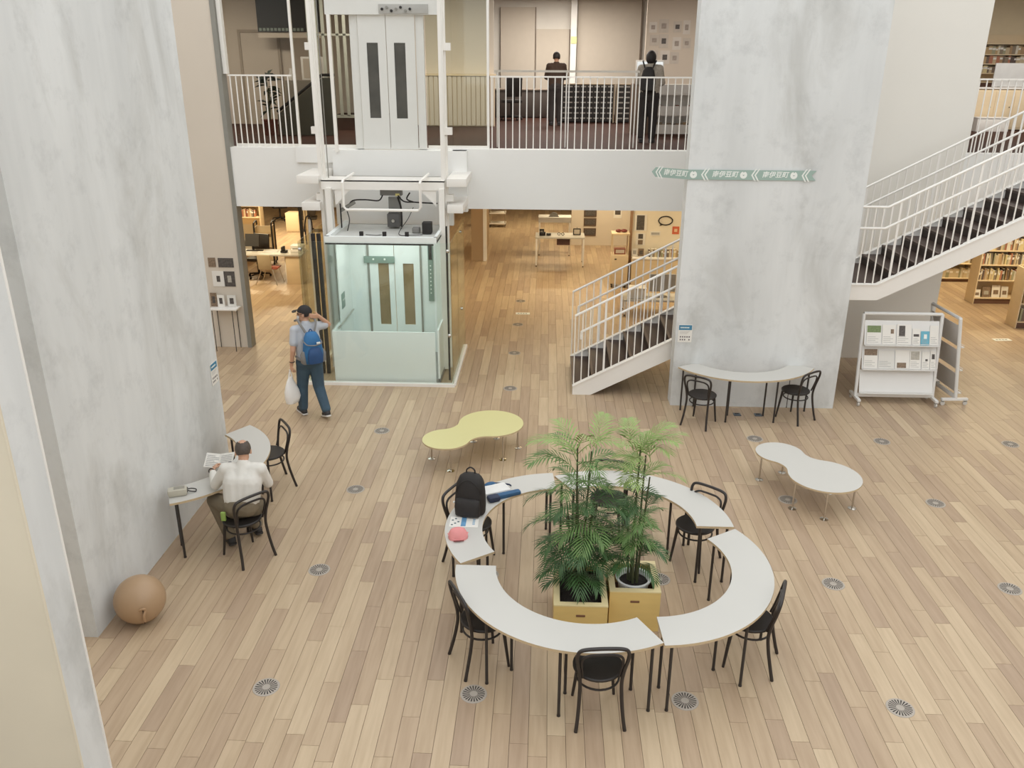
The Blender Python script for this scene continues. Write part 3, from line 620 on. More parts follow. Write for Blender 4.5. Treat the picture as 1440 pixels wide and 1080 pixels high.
soil = tag(MB().box(0.16, 0.605, 6.53, 7.195, 0.2, 0.33).build('soil_bed', SOIL), 'dark soil bed filling the plywood planter box', 'soil', kind='stuff')
pot = thing('plant_pot', 'round white plant pot inside the right planter box', 'pot', (0.90, 6.945, 0.2))
MB().lathe([(0.11, 0.0), (0.12, 0.005), (0.155, 0.22), (0.17, 0.23), (0.172, 0.245), (0.15, 0.245), (0.142, 0.235), (0.11, 0.03), (0.0, 0.02)], 32, close=False).build('pot_wall', mat('pot_white', (226, 226, 224), 0.4), pot)
MB().lathe([(0.0, 0.20), (0.139, 0.20), (0.135, 0.17)], 24, close=False).build('pot_soil', SOIL, pot)
LEAF1 = mat('palm_leaf_green', (100, 130, 70), 0.5, var=0.22, scale=5); LEAF2 = mat('palm_leaf_pale', (138, 158, 90), 0.5, var=0.2, scale=5); LEAF3 = mat('palm_leaf_deep', (62, 94, 48), 0.5, var=0.2, scale=5)
CANE = mat('palm_cane', (74, 78, 50), 0.6, var=0.2, scale=20)
def frond(mb, base, az, el, L, droop, nl=11, ll=0.19, lw=0.0082, twist=0.0):
    """arching rachis with paired drooping leaflets"""
    pts = []; p = Vector(base); e = el; n = 12; ds = L / n
    for i in range(n + 1):
        pts.append(p.copy()); d = Vector((math.cos(az) * math.cos(e), math.sin(az) * math.cos(e), math.sin(e))); p = p + d * ds; e -= droop / n * (0.5 + i / n)
    mb.tube(pts, [0.004 * (1 - 0.75 * i / n) for i in range(n + 1)], 4)
    side = Vector((-math.sin(az), math.cos(az), 0)); side = Matrix.Rotation(twist, 3, Vector((math.cos(az), math.sin(az), 0))) @ side
    for k in range(nl):
        t = 0.16 + 0.84 * k / (nl - 1); f = t * n; i = min(int(f), n - 1); q = pts[i].lerp(pts[i + 1], f - i); d = (pts[i + 1] - pts[i]).normalized()
        env = math.sin(PI * (0.16 + 0.76 * t)) ** 0.6; l = ll * env * (0.9 + 0.2 * rnd.random())
        for s_ in (-1, 1):
            ang = 0.95 - 0.55 * t
            v = (side * s_ * math.sin(ang) + d * math.cos(ang)).normalized(); nr = v.cross(d).normalized()
            if nr.z < 0: nr = -nr
            v = (v + Vector((0, 0, 0.10))).normalized(); wv = v.cross(nr).normalized() * lw
            a = q; b = q + v * l * 0.45 + Vector((0, 0, -l * 0.04)); c = q + v * l * 0.95 + Vector((0, 0, -l * (0.20 + 0.14 * rnd.random())))
            mb.add([a - wv * 0.3, a + wv * 0.3, b + wv, b - wv, c], [(0, 1, 2, 3), (3, 2, 4)])
def palm(label, loc, z0, canes, tiers, seed):
    r = random.Random(seed); t = thing('palm', label, 'plant', loc, 0, 'potted palms')
    tops = []
    for (dx, dy, h, lx, ly) in canes:
        pts = [(dx, dy, 0), (dx + lx * 0.4, dy + ly * 0.4, h * 0.5), (dx + lx, dy + ly, h)]
        MB().tube(smooth_path(pts, 5), [0.013 - 0.006 * i / 10 for i in range(11)], 7).build('cane', CANE, t); tops.append(pts[-1])
    for (z, n, L, el, droop, m, rad) in tiers:
        a0 = r.random() * 6.28
        for i in range(n):
            az = a0 + 2 * PI * i / n + r.uniform(-0.35, 0.35)
            cx, cy, ch, lx, ly = canes[r.randrange(len(canes))]; zz = z + r.uniform(-0.07, 0.07); f = min(1, zz / ch)
            mb = MB(); frond(mb, (cx + lx * f + 0.008 * math.cos(az), cy + ly * f + 0.008 * math.sin(az), zz), az, el + r.uniform(-0.2, 0.2), L * r.uniform(0.85, 1.15), droop * r.uniform(0.8, 1.2), ll=rad * 1.15, twist=r.uniform(-0.3, 0.3))
            mb.build('frond', [LEAF1, LEAF2, LEAF3][m], t, 0)
    return t
palm('tall bushy palm with dark lower fronds in the left planter box', (0.37, 6.93, 0.33), 0.33,
     [(-0.03, 0.0, 1.5, -0.02, 0.02), (0.03, 0.02, 1.42, 0.05, 0.03), (0.0, -0.04, 1.25, -0.05, -0.03), (0.05, -0.03, 1.0, 0.06, -0.04), (-0.06, 0.03, 0.9, -0.07, 0.02)],
     [(0.14, 7, 0.34, 0.5, 1.5, 2, 0.16), (0.28, 9, 0.37, 0.45, 1.5, 2, 0.17), (0.42, 10, 0.38, 0.45, 1.5, 2, 0.18), (0.58, 11, 0.38, 0.5, 1.5, 2, 0.18), (0.74, 10, 0.38, 0.5, 1.4, 0, 0.18), (0.92, 8, 0.36, 0.5, 1.4, 2, 0.17), (1.12, 6, 0.36, 0.6, 1.4, 0, 0.16), (1.32, 7, 0.42, 0.65, 1.3, 0, 0.18), (1.46, 7, 0.44, 0.9, 1.2, 1, 0.19)], 3)
palm('slender pale palm growing from the white pot', (0.90, 6.945, 0.40), 0.40,
     [(-0.03, 0.0, 1.42, 0.02, 0.02), (0.02, 0.03, 1.30, 0.03, 0.05), (0.03, -0.03, 1.15, 0.05, -0.03), (-0.01, -0.04, 0.95, -0.03, -0.04), (-0.05, 0.02, 0.8, -0.05, 0.03)],
     [(0.22, 5, 0.28, 0.5, 1.5, 2, 0.14), (0.36, 6, 0.31, 0.5, 1.5, 2, 0.15), (0.52, 6, 0.32, 0.5, 1.5, 0, 0.16), (0.70, 7, 0.32, 0.55, 1.4, 0, 0.15), (0.88, 6, 0.30, 0.6, 1.4, 2, 0.15), (1.10, 6, 0.32, 0.7, 1.3, 1, 0.16), (1.30, 6, 0.38, 0.8, 1.3, 1, 0.17), (1.40, 5, 0.40, 1.0, 1.2, 1, 0.17)], 9)

# ================================================================== FLOOR VENTS, SOCKETS, SIGNS
vent_disc = MB().lathe([(0.0, 0.001), (0.02, 0.004), (0.105, 0.004), (0.113, 0.003), (0.115, 0.0)], 32, close=False).mesh('vent_disc', STEEL)
sl = MB()
for i in range(22):
    a = 2 * PI * i / 22; c, s_ = math.cos(a), math.sin(a); w0, w1 = 0.0022, 0.0060
    sl.add([(0.034 * c + s_ * w0, 0.034 * s_ - c * w0, 0.0046), (0.096 * c + s_ * w1, 0.096 * s_ - c * w1, 0.0046), (0.096 * c - s_ * w1, 0.096 * s_ + c * w1, 0.0046), (0.034 * c - s_ * w0, 0.034 * s_ + c * w0, 0.0046)], [(0, 1, 2, 3)])
vent_slots = sl.mesh('vent_slots', mat('slot_dark', (40, 36, 33), 0.7), 0)
ordn = {0: 'leftmost', 1: 'second from left', 2: 'third from left', 3: 'fourth from left', 4: 'fifth from left', 5: 'sixth from left'}
rowsn = ['row nearest the viewer', 'second row from the viewer', 'third row from the viewer', 'fourth row from the viewer', 'fifth row', 'sixth row']
VX0, VY0, U = -2.347, 5.778, 1.8
for (i, j) in [(0, 0), (1, 0), (2, 0), (3, 0), (0, 1), (1, 1), (2, 1), (3, 1), (4, 1), (0, 2), (3, 2), (4, 2), (0, 3), (3, 3), (4, 3), (5, 3), (1, 4), (1, 5), (1, 6), (1, 7)]:
    t = thing('floor_vent', 'round slotted metal floor vent, %s, %s' % (rowsn[j] if j < 6 else 'far row under the upper floor', ordn[i]) if j < 6 else 'small round floor vent in the warm lit passage, %s' % ('nearer one' if j == 6 else 'farther one'), 'floor vent', (VX0 + U * i, VY0 + U * j, 0.0005), 0, 'round floor vents')
    mesh_obj(vent_disc, 'vent_disc', (0, 0, 0), t); mesh_obj(vent_slots, 'vent_slots', (0, 0, 0), t)
for k, x in enumerate((2.98, 3.30)):
    t = thing('floor_socket', 'small dark floor socket under the table by the concrete wall, %s' % ('left one' if k == 0 else 'right one'), 'floor socket', (x, 12.06, 0), 0, 'floor sockets')
    MB().rbox((0, 0, 0.004), (0.11, 0.11, 0.008), 0.002).build('cover_plate', mat('socket_grey', (96, 104, 112), 0.4, metal=0.5), t)
    MB().rbox((0, 0.02, 0.009), (0.06, 0.03, 0.004), 0.001).build('socket_flap', DARK, t)
def floor_sign(label, x, y, w, rz):
    t = thing('floor_sign', label, 'sign', (x, y, 0.001), rz)
    MB().box(-w / 2, w / 2, -0.07, 0.07, 0, 0.004).build('sign_plate', SIGNWHITE, t)
    mb = MB()
    for k in range(4): mb.box(-w * 0.36 + k * w * 0.18, -w * 0.36 + k * w * 0.18 + w * 0.12, -0.02, 0.02, 0.004, 0.005)
    mb.build('sign_marks', mat('sign_ink', (130, 140, 130), 0.6), t)
floor_sign('white floor sign in the passage right of the lift', -0.47, 17.38, 0.30, 0)
floor_sign('white floor sign in front of the bookshelves', 8.94, 16.09, 0.34, 0.1)

# ================================================================== BALL SEAT
t = thing('ball_seat', 'tan leather sitting ball with a carrying strap by the left wall', 'ball', (-3.83, 6.66, 0))
MB().ell((0, 0, 0.232), (0.235, 0.235, 0.232), 40, 26).build('ball', TANM, t)
for s_ in (0,):
    th = [PI * (0.45 + 0.5 * i / 14) for i in range(15)]; az = -1.02
    pts = [(0.238 * math.sin(a) * math.cos(az), 0.238 * math.sin(a) * math.sin(az), 0.232 + 0.235 * math.cos(a)) for a in th]
    MB().tube(pts, 0.006, 6).build('seam', mat('ball_seam', (84, 64, 48), 0.6), t)
d0 = Vector((math.cos(-1.02), math.sin(-1.02), 0)); sd = Vector((-d0.y, d0.x, 0))
hp = [d0 * 0.232 + Vector((0, 0, 0.255)) - sd * 0.03, d0 * 0.252 + Vector((0, 0, 0.275)), d0 * 0.240 + Vector((0, 0, 0.25)) + sd * 0.02, d0 * 0.256 + Vector((0, 0, 0.20)), d0 * 0.238 + Vector((0, 0, 0.13))]
MB().tube(smooth_path(hp, 6), 0.012, 8).build('strap', mat('ball_strap', (176, 142, 108), 0.5), t)

# ================================================================== THINGS ON THE RING TABLE
TZ = 0.70
bp = thing('backpack', 'black backpack standing on the white arc table', 'backpack', (-0.73, 7.66, TZ), math.radians(-12))
BPM = mat('black_nylon', (42, 38, 36), 0.7, var=0.10, scale=25, bump=0.1)
def shell(rings, name, m, parent, n=22, sup=3.0):
    """stack of superellipse rings (z, cx, cy, rx, ry)"""
    mb = MB(); vs = []
    for z, cx, cy, rx, ry in rings:
        for j in range(n):
            a = 2 * PI * j / n; c, s_ = math.cos(a), math.sin(a)
            vs.append((cx + rx * math.copysign(abs(c) ** (2 / sup), c), cy + ry * math.copysign(abs(s_) ** (2 / sup), s_), z))
    k = len(rings); fs = [(i * n + j, i * n + (j + 1) % n, (i + 1) * n + (j + 1) % n, (i + 1) * n + j) for i in range(k - 1) for j in range(n)]
    fs += [tuple(range(n - 1, -1, -1)), tuple((k - 1) * n + j for j in range(n))]
    mb.add(vs, fs); return mb.build(name, m, parent, 50)
shell([(0, 0, 0, 0.13, 0.08), (0.015, 0, 0, 0.155, 0.10), (0.10, 0, 0, 0.16, 0.105), (0.24, 0, 0.01, 0.152, 0.10), (0.34, 0, 0.015, 0.14, 0.09), (0.40, 0, 0.02, 0.115, 0.07), (0.435, 0, 0.02, 0.07, 0.04), (0.442, 0, 0.02, 0.03, 0.015)], 'main_bag', BPM, bp)
shell([(0.01, 0, -0.085, 0.10, 0.03), (0.02, 0, -0.10, 0.13, 0.045), (0.12, 0, -0.105, 0.135, 0.05), (0.19, 0, -0.095, 0.125, 0.035), (0.205, 0, -0.09, 0.09, 0.015)], 'front_pocket', BPM, bp)
MB().tube(smooth_path([(-0.045, 0.03, 0.43), (-0.04, 0.03, 0.475), (0, 0.03, 0.50), (0.04, 0.03, 0.475), (0.045, 0.03, 0.43)], 5), 0.008, 6).build('grab_handle', BPM, bp)
for s_ in (-1, 1): MB().tube(smooth_path([(0.06 * s_, 0.09, 0.40), (0.09 * s_, 0.15, 0.30), (0.10 * s_, 0.15, 0.15), (0.12 * s_, 0.09, 0.04)], 5), 0.012, 6).build('shoulder_strap', BPM, bp)
MB().rbox((-0.15, -0.08, 0.14), (0.018, 0.018, 0.014), 0.003).build('buckle', SIGNWHITE, bp)
MB().tube(smooth_path([(-0.13, -0.06, 0.25), (-0.10, -0.08, 0.34), (0, -0.06, 0.40), (0.10, -0.08, 0.34), (0.13, -0.06, 0.25)], 5), 0.004, 5).build('zip', DARK, bp)
bb = thing('blue_bag', 'flat white and blue bag lying behind the black backpack', 'bag', (-0.46, 8.06, TZ), math.radians(28))
BLUECL = mat('blue_cloth', (52, 92, 128), 0.7, var=0.15, scale=14); NAVY = mat('navy_cloth', (44, 52, 74), 0.7, var=0.15, scale=14)
MB().rbox((-0.02, 0.045, 0.03), (0.30, 0.19, 0.06), 0.025).build('white_body', mat('bag_white', (226, 224, 220), 0.6), bb)
MB().rbox((0.07, -0.085, 0.024), (0.29, 0.075, 0.048), 0.02).build('blue_flap', BLUECL, bb)
MB().rbox((-0.11, -0.11, 0.03), (0.13, 0.10, 0.06), 0.025).build('navy_side', NAVY, bb)
MB().ell((-0.03, 0.16, 0.04), (0.075, 0.04, 0.035), 12, 8).build('blue_pouch', BLUECL, bb)
MB().tube(smooth_path([(0.03, 0.16, 0.05), (0.10, 0.15, 0.035), (0.17, 0.10, 0.03), (0.18, 0.07, 0.025)], 5), 0.009, 6).build('strap', NAVY, bb)
mg = thing('magazine', 'open printed leaflet with blue picture lying on the arc table', 'magazine', (-0.775, 7.452, TZ))
MB().box(-0.145, 0.145, -0.10, 0.10, 0, 0.003).build('pages', PAPER, mg)
MB().box(-0.03, 0.02, -0.085, 0.09, 0.003, 0.0036).build('blue_picture', mat('print_blue', (104, 152, 190), 0.6, var=0.25, scale=14), mg)
mb = MB()
for k in range(5): mb.box(-0.13 + 0.03 * (k % 3), -0.11 + 0.03 * (k % 3), -0.07 + 0.03 * k, -0.05 + 0.03 * k, 0.003, 0.0036)
mb.build('dark_print', mat('print_dark', (66, 84, 92), 0.6), mg)
mb = MB()
for k in range(4): mb.box(0.085, 0.11, -0.05 + 0.03 * k, -0.032 + 0.03 * k, 0.003, 0.0036)
mb.build('small_print', mat('print_mid', (132, 166, 190), 0.6), mg)
ht = thing('pink_cap', 'pink bucket cap resting on the white arc table', 'hat', (-0.81, 7.17, TZ), math.radians(10))
PINK = mat('pink_felt', (226, 148, 146), 0.8, var=0.07, scale=12)
shell([(0.0, 0, -0.015, 0.095, 0.075), (0.012, 0, -0.01, 0.098, 0.078), (0.045, 0, 0, 0.09, 0.075), (0.075, 0, 0, 0.075, 0.06), (0.092, 0, 0, 0.045, 0.035), (0.096, 0, 0, 0.01, 0.01)], 'crown', PINK, ht, sup=2.2)
MB().tube(smooth_path([(-0.098, 0.0, 0.045), (-0.06, -0.065, 0.02), (0, -0.095, 0.015), (0.06, -0.065, 0.02), (0.098, 0.0, 0.045)], 5), 0.007, 6).build('brim', PINK, ht)
MB().tube(smooth_path([(-0.05, -0.10, 0.012), (0, -0.106, 0.018), (0.05, -0.10, 0.012)], 5), 0.006, 6).build('opening', mat('cap_shadow_band', (128, 66, 66), 0.8), ht)  # darker pink tube paints the shade in the cap's opening
pc = thing('pouch', 'beige zip pouch with a strap on the left arc table', 'pouch', (-3.90, 7.875, TZ), math.radians(22))
POUCHM = mat('pouch_beige', (190, 184, 168), 0.7, var=0.05, scale=10)
MB().rbox((0, 0, 0.04), (0.20, 0.12, 0.08), 0.03).build('pouch_body', POUCHM, pc)
MB().rbox((0.02, 0.0, 0.081), (0.11, 0.06, 0.004), 0.001).build('pouch_pocket', mat('pouch_dark_line', (150, 146, 134), 0.7), pc)
MB().tube([(0.102, -0.055, 0.045), (0.102, 0.055, 0.045)], 0.004, 5).build('zip', DARK, pc)
MB().tube(smooth_path([(0.10, 0.02, 0.04), (0.14, 0.035, 0.035), (0.185, 0.03, 0.02), (0.18, 0.0, 0.01), (0.14, -0.005, 0.02), (0.10, 0.0, 0.035)], 5), 0.006, 6).build('strap', DARK, pc)

# ================================================================== BANNER SIGN ON THE CONCRETE WALL
def text_mesh(body, size, name):
    cu = bpy.data.curves.new(name, 'FONT'); cu.body = body; cu.size = size; cu.align_x = 'CENTER'; cu.align_y = 'CENTER'; cu.extrude = 0.001; cu.offset = size * 0.02; cu.shear = 0.18
    o = bpy.data.objects.new(name, cu); COL.objects.link(o); bpy.context.view_layer.update()
    me = bpy.data.meshes.new_from_object(o.evaluated_get(bpy.context.evaluated_depsgraph_get())); bpy.data.objects.remove(o, do_unlink=True); return me
bn = thing('banner_sign', 'sage green arrow banner with white lettering on the concrete wall', 'sign', (2.0, 12.37, 3.56))
BH = 0.068; PER = 0.706
def chevron(mb, x, y=-0.006, s=0.058):
    for k in (0, 0.045):
        a = x + k; w = 0.022; h = 0.088
        mb.add([(a, y, 0), (a + 0.055, y, h), (a + 0.055 + w, y, h), (a + w, y, 0)], [(0, 1, 2, 3)])
        mb.add([(a + w, y, 0), (a + 0.055 + w, y, -h), (a + 0.055, y, -h), (a, y, 0)], [(0, 1, 2, 3)])
def disc(mb, x, r=0.05, y=-0.006, n=24):
    # round white face with a small notch at the top
    pts = [(x + r * math.cos(PI / 2 + 0.28 + (2 * PI - 0.56) * i / n), r * math.sin(PI / 2 + 0.28 + (2 * PI - 0.56) * i / n)) for i in range(n + 1)] + [(x, 0.62 * r)]
    mb.add([(px, y, pz) for px, pz in pts], [tuple(range(len(pts)))])
mb = MB().prism([(0, -BH), (1.80, -BH), (1.735, 0), (1.80, BH), (0, BH)], 0, 0.005, M=XZ(-0.004)); mb.build('sign_band', TEAL, bn, 0)
fold = bpy.data.objects.new('folded_end', MB().prism([(-0.56, 0.0), (-0.50, -BH), (0, -BH), (0, BH), (-0.50, BH)], 0, 0.005, M=XZ(-0.004)).mesh('folded_end', TEAL, 0)); COL.objects.link(fold); fold.parent = bn; fold.rotation_euler = (0, 0, math.radians(-31))
txt = text_mesh('南伊豆町', 0.092, 'town_name')
txt.materials.clear(); txt.materials.append(SIGNWHITE)
def put_text(parent, x):
    o = bpy.data.objects.new('lettering', txt); COL.objects.link(o); o.parent = parent; o.location = (x, -0.0045, 0.004); o.rotation_euler = (PI / 2, 0, 0)
c1 = 0.182
mw = MB(); md = MB()
for k in range(3): chevron(mw, c1 + k * PER)
for k in range(3): disc(mw, 0.075 + k * PER)
mw.build('white_marks', SIGNWHITE, bn, 0)
for k in range(3):
    x = 0.075 + k * PER
    md.add([(x - 0.017, -0.007, 0.008), (x, -0.007, -0.012), (x + 0.017, -0.007, 0.008), (x, -0.007, 0.0)], [(0, 1, 2, 3)])
md.build('face_marks', mat('sign_grey', (120, 140, 132), 0.6), bn, 0)
for k in range(2): put_text(bn, 0.52 + k * PER)
put_text(fold, -0.19)
mw = MB(); chevron(mw, -0.50); mw.build('white_chevron', SIGNWHITE, fold, 0)

def notice(label, M, name='notice_poster'):
    t = thing(name, label, 'poster', (0, 0, 0), 0, 'blue headed notices'); t.matrix_world = M
    MB().box(-0.105, 0.105, -0.004, 0, -0.14, 0.14).build('sheet', PAPER, t); MB().box(-0.098, 0.098, -0.006, -0.004, 0.055, 0.132).build('blue_header', BLUEM, t)
    mb = MB()
    for k in range(9): mb.box(-0.075 + 0.015 * k, -0.064 + 0.015 * k, -0.0075, -0.006, 0.085, 0.103)
    mb.build('header_lettering', SIGNWHITE, t)
    mb = MB()
    for r_, zz in enumerate((-0.055, -0.10)):
        for k in range(5):
            if not (r_ == 1 and k == 3): mb.box(-0.075 + 0.033 * k, -0.057 + 0.033 * k, -0.0055, -0.004, zz - 0.010, zz + 0.012)
    mb.build('pictograms', mat('picto_dark', (94, 84, 84), 0.6), t)['kind'] = 'stuff'
    mb = MB()
    for k in range(3): mb.box(-0.08, 0.07 - 0.02 * k, -0.0052, -0.004, 0.03 - 0.018 * k, 0.034 - 0.018 * k)
    mb.build('text_lines', mat('text_grey', (170, 168, 164), 0.6), t)
notice('blue headed notice on the left edge of the freestanding concrete wall', Matrix.Translation((2.143, 12.383, 1.19)))
notice('blue headed notice on the far end of the left concrete wall', Matrix.Translation((-4.127, 9.755, 1.395)) @ Rz(PI / 2))

# ================================================================== PEOPLE
def remeshed(mb, name, m, parent, voxel, smooth=4):
    me = mb.mesh(name + '_src', m, 0); o = bpy.data.objects.new(name + '_src', me); COL.objects.link(o)
    r = o.modifiers.new('r', 'REMESH'); r.mode = 'VOXEL'; r.voxel_size = voxel; r.adaptivity = 0
    if smooth:
        s_ = o.modifiers.new('s', 'SMOOTH'); s_.factor = 0.5; s_.iterations = smooth
    bpy.context.view_layer.update()
    out = bpy.data.meshes.new_from_object(o.evaluated_get(bpy.context.evaluated_depsgraph_get())); bpy.data.objects.remove(o, do_unlink=True); bpy.data.meshes.remove(me)
    out.name = name; out.materials.clear(); out.materials.append(m)
    out.polygons.foreach_set('use_smooth', [True] * len(out.polygons))
    ob = bpy.data.objects.new(name, out); COL.objects.link(ob); ob.parent = parent
    ob.matrix_parent_inverse = parent.matrix_world.inverted() if parent.parent is None else Matrix()
    return ob
def cap(mb, a, b, ra, rb, n=10):
    a, b = Vector(a), Vector(b)
    mb.ell(a, (ra,) * 3, n, 7); mb.ell(b, (rb,) * 3, n, 7)
    if (b - a).length > 1e-4: mb.tube([a, b], [ra, rb], n)
def hand(mb, w, d, nrm, curl, side, k=1.0, spread=0.12):
    """palm, four unequal bent fingers and a thumb leaving the side of the palm; curls towards nrm"""
    w = Vector(w); d = Vector(d).normalized(); nrm = (Vector(nrm) - d * Vector(nrm).dot(d)).normalized(); s = d.cross(nrm).normalized() * side
    for q in (-0.026, -0.009, 0.009, 0.026): cap(mb, w + s * q * 0.7 * k, w + d * 0.085 * k + s * q * k, 0.014 * k, 0.0125 * k, 8)
    for q, L in ((0.028, 0.070), (0.0095, 0.080), (-0.0095, 0.074), (-0.028, 0.058)):
        p = w + d * 0.085 * k + s * q * k; v = (d + s * spread * q * 20 * 0.5).normalized(); ang = curl
        for f, r0, r1 in ((0.42, 0.0098, 0.0090), (0.32, 0.0090, 0.0084), (0.26, 0.0084, 0.0075)):
            v2 = (v * math.cos(ang) + nrm * math.sin(ang)).normalized(); n2 = (nrm * math.cos(ang) - v * math.sin(ang)); q2 = p + v2 * L * f * k
            cap(mb, p, q2, r0 * k, r1 * k, 8); p, v = q2, v2; nrm_keep = n2
            nrm_l = n2; 
            # bend a little more at each knuckle
            v = (v * math.cos(curl * 0.5) + nrm_l * math.sin(curl * 0.5)).normalized(); 
    p = w + d * 0.028 * k + s * 0.030 * k; v = (d * 0.62 + s * 0.62 + nrm * 0.35).normalized(); p1 = p + v * 0.034 * k; v = (d * 0.85 + s * 0.25 + nrm * (0.3 + curl * 0.4)).normalized(); p2 = p1 + v * 0.03 * k
    cap(mb, w + d * 0.015 * k + s * 0.012 * k, p, 0.014 * k, 0.013 * k, 8); cap(mb, p, p1, 0.012 * k, 0.0105 * k, 8); cap(mb, p1, p2, 0.0105 * k, 0.009 * k, 8)
def lerp(a, b, t): return Vector(a).lerp(Vector(b), t)
def human(name, label, root, J, look, tilt, skinm, shirtm, trouserm, shoem, solem, sleeve=0.45, hands=(), voxel=0.008, shirt_len=0.0, build=1.0, shirt_up=0.0):
    t = thing(name, label, 'person', root); bpy.context.view_layer.update()
    V = {k: Vector(v) for k, v in J.items()}
    rt = (V['shR'] - V['shL']).normalized(); k = build
    H = Matrix.Rotation(look - PI / 2, 3, 'Z') @ Matrix.Rotation(-tilt, 3, 'X'); hf = H @ Vector((0, 1, 0)); hr = H @ Vector((1, 0, 0)); hu = H @ Vector((0, 0, 1)); hc = V['head']
    def torso(mb, g):
        for q in (-1, 1):
            cap(mb, V['pelvis'] + rt * 0.065 * q * k, V['chest'] + rt * 0.075 * q * k, 0.102 * k + g, 0.108 * k + g); cap(mb, V['chest'] + rt * 0.075 * q * k, lerp(V['shL'], V['shR'], 0.5 + 0.32 * q), 0.108 * k + g, 0.062 + g)
        cap(mb, V['shL'], V['shR'], 0.058 + g, 0.058 + g); cap(mb, V['chest'], V['neck'], 0.10 + g, 0.058 + g)
    mb = MB(); torso(mb, 0)
    cap(mb, V['neck'], hc - hu * 0.04 - hf * 0.015, 0.054, 0.052)
    mb.ell(hc + hu * 0.025 - hf * 0.012, (0.076, 0.096, 0.098), 16, 12, H); mb.ell(hc - hu * 0.055 + hf * 0.022, (0.056, 0.068, 0.062), 14, 10, H)
    cap(mb, hc + hf * 0.085 + hu * 0.012, hc + hf * 0.103 - hu * 0.022, 0.009, 0.014, 8); cap(mb, hc + hf * 0.076 - hu * 0.058 - hr * 0.018, hc + hf * 0.076 - hu * 0.058 + hr * 0.018, 0.012, 0.012, 8)
    for q in (-1, 1):
        mb.ell(hc + hr * 0.078 * q - hf * 0.008 - hu * 0.008, (0.011, 0.020, 0.032), 10, 8, H); cap(mb, hc + hf * 0.08 + hu * 0.035 + hr * 0.02 * q, hc + hf * 0.07 + hu * 0.032 + hr * 0.05 * q, 0.010, 0.010, 8)
    for S in 'LR':
        cap(mb, V['sh' + S], V['el' + S], 0.050, 0.040); cap(mb, V['el' + S], V['wr' + S], 0.040, 0.027)
        cap(mb, V['hip' + S], V['kn' + S], 0.085, 0.058); cap(mb, V['kn' + S], V['an' + S], 0.056, 0.040); cap(mb, V['an' + S], V['to' + S], 0.040, 0.034)
    for h in hands: hand(mb, *h)
    remeshed(mb, 'body', skinm, t, voxel, 2)
    # clothing
    pel0 = V['pelvis'].copy(); V['pelvis'] = lerp(V['pelvis'], V['chest'], shirt_up)
    mb = MB(); torso(mb, 0.016)
    if shirt_len: cap(mb, V['pelvis'] - Vector((0, 0, shirt_len)) + rt * 0.06, V['pelvis'] - Vector((0, 0, shirt_len)) - rt * 0.06, 0.125, 0.125)
    for S in 'LR':
        if sleeve <= 1: cap(mb, V['sh' + S], lerp(V['sh' + S], V['el' + S], sleeve), 0.068, 0.066)
        else:
            cap(mb, V['sh' + S], V['el' + S], 0.070, 0.058); cap(mb, V['el' + S], lerp(V['el' + S], V['wr' + S], sleeve - 1), 0.058, 0.044)
    cap(mb, V['pelvis'], V['chest'], 0.115 * k, 0.125 * k); cap(mb, V['chest'], V['neck'], 0.125 * k, 0.07)
    cut = remeshed(mb, 'shirt', shirtm, t, 0.010, 10)
    V['pelvis'] = pel0
    mb = MB(); cap(mb, V['hipL'], V['hipR'], 0.122 * k, 0.122 * k); cap(mb, V['pelvis'] + rt * 0.055, V['pelvis'] - rt * 0.055, 0.128 * k, 0.128 * k)
    for S in 'LR':
        cap(mb, V['hip' + S], V['kn' + S], 0.112, 0.086); cap(mb, V['kn' + S], lerp(V['kn' + S], V['an' + S], 0.92), 0.086, 0.072)
    remeshed(mb, 'trousers', trouserm, t, 0.010, 4)
    for S in 'LR':
        a, b = V['an' + S], V['to' + S]; d = (b - a); up = Vector((0, 0, 1)); mb = MB()
        heel = a - Vector((d.x, d.y, 0)).normalized() * 0.035 + (-d.normalized().cross(Vector((d.y, -d.x, 0))).normalized()) * 0.0
        hz = heel + Vector((0, 0, -0.035)); cap(mb, hz, b, 0.045, 0.042); cap(mb, a, hz, 0.05, 0.048)
        sh = remeshed(mb, 'shoe', shoem, t, 0.009, 3)
        mb = MB(); dn = (b - hz).normalized(); sd = dn.cross(up).normalized(); nn = sd.cross(dn).normalized()
        pts = []
        for (f, w_) in ((-0.045, 0.03), (-0.03, 0.042), (0.06, 0.040), (0.12, 0.046), ((b - hz).length + 0.01, 0.044), ((b - hz).length + 0.038, 0.026)): pts.append((f, w_))
        poly_ = [hz + dn * f + sd * w_ - nn * 0.040 for f, w_ in pts] + [hz + dn * f - sd * w_ - nn * 0.040 for f, w_ in reversed(pts)]
        n_ = len(poly_); mb.add(poly_ + [p + nn * 0.022 for p in poly_], [tuple(range(n_)), tuple(range(2 * n_ - 1, n_ - 1, -1))] + [(i, n_ + i, n_ + (i + 1) % n_, (i + 1) % n_) for i in range(n_)])
        so = mb.build('sole', solem, sh, 0)
    for q in (-1, 1):
        mb = MB(); mb.ell(hc + hf * 0.082 + hu * 0.012 + hr * 0.032 * q, (0.012, 0.008, 0.006), 10, 8, H); e = mb.build('eye', DARK, t); e.matrix_parent_inverse = t.matrix_world.inverted()
    return t, H, hc
def attach(mb, name, m, t, smooth=50):
    o = mb.build(name, m, t, smooth); o.matrix_parent_inverse = t.matrix_world.inverted(); return o
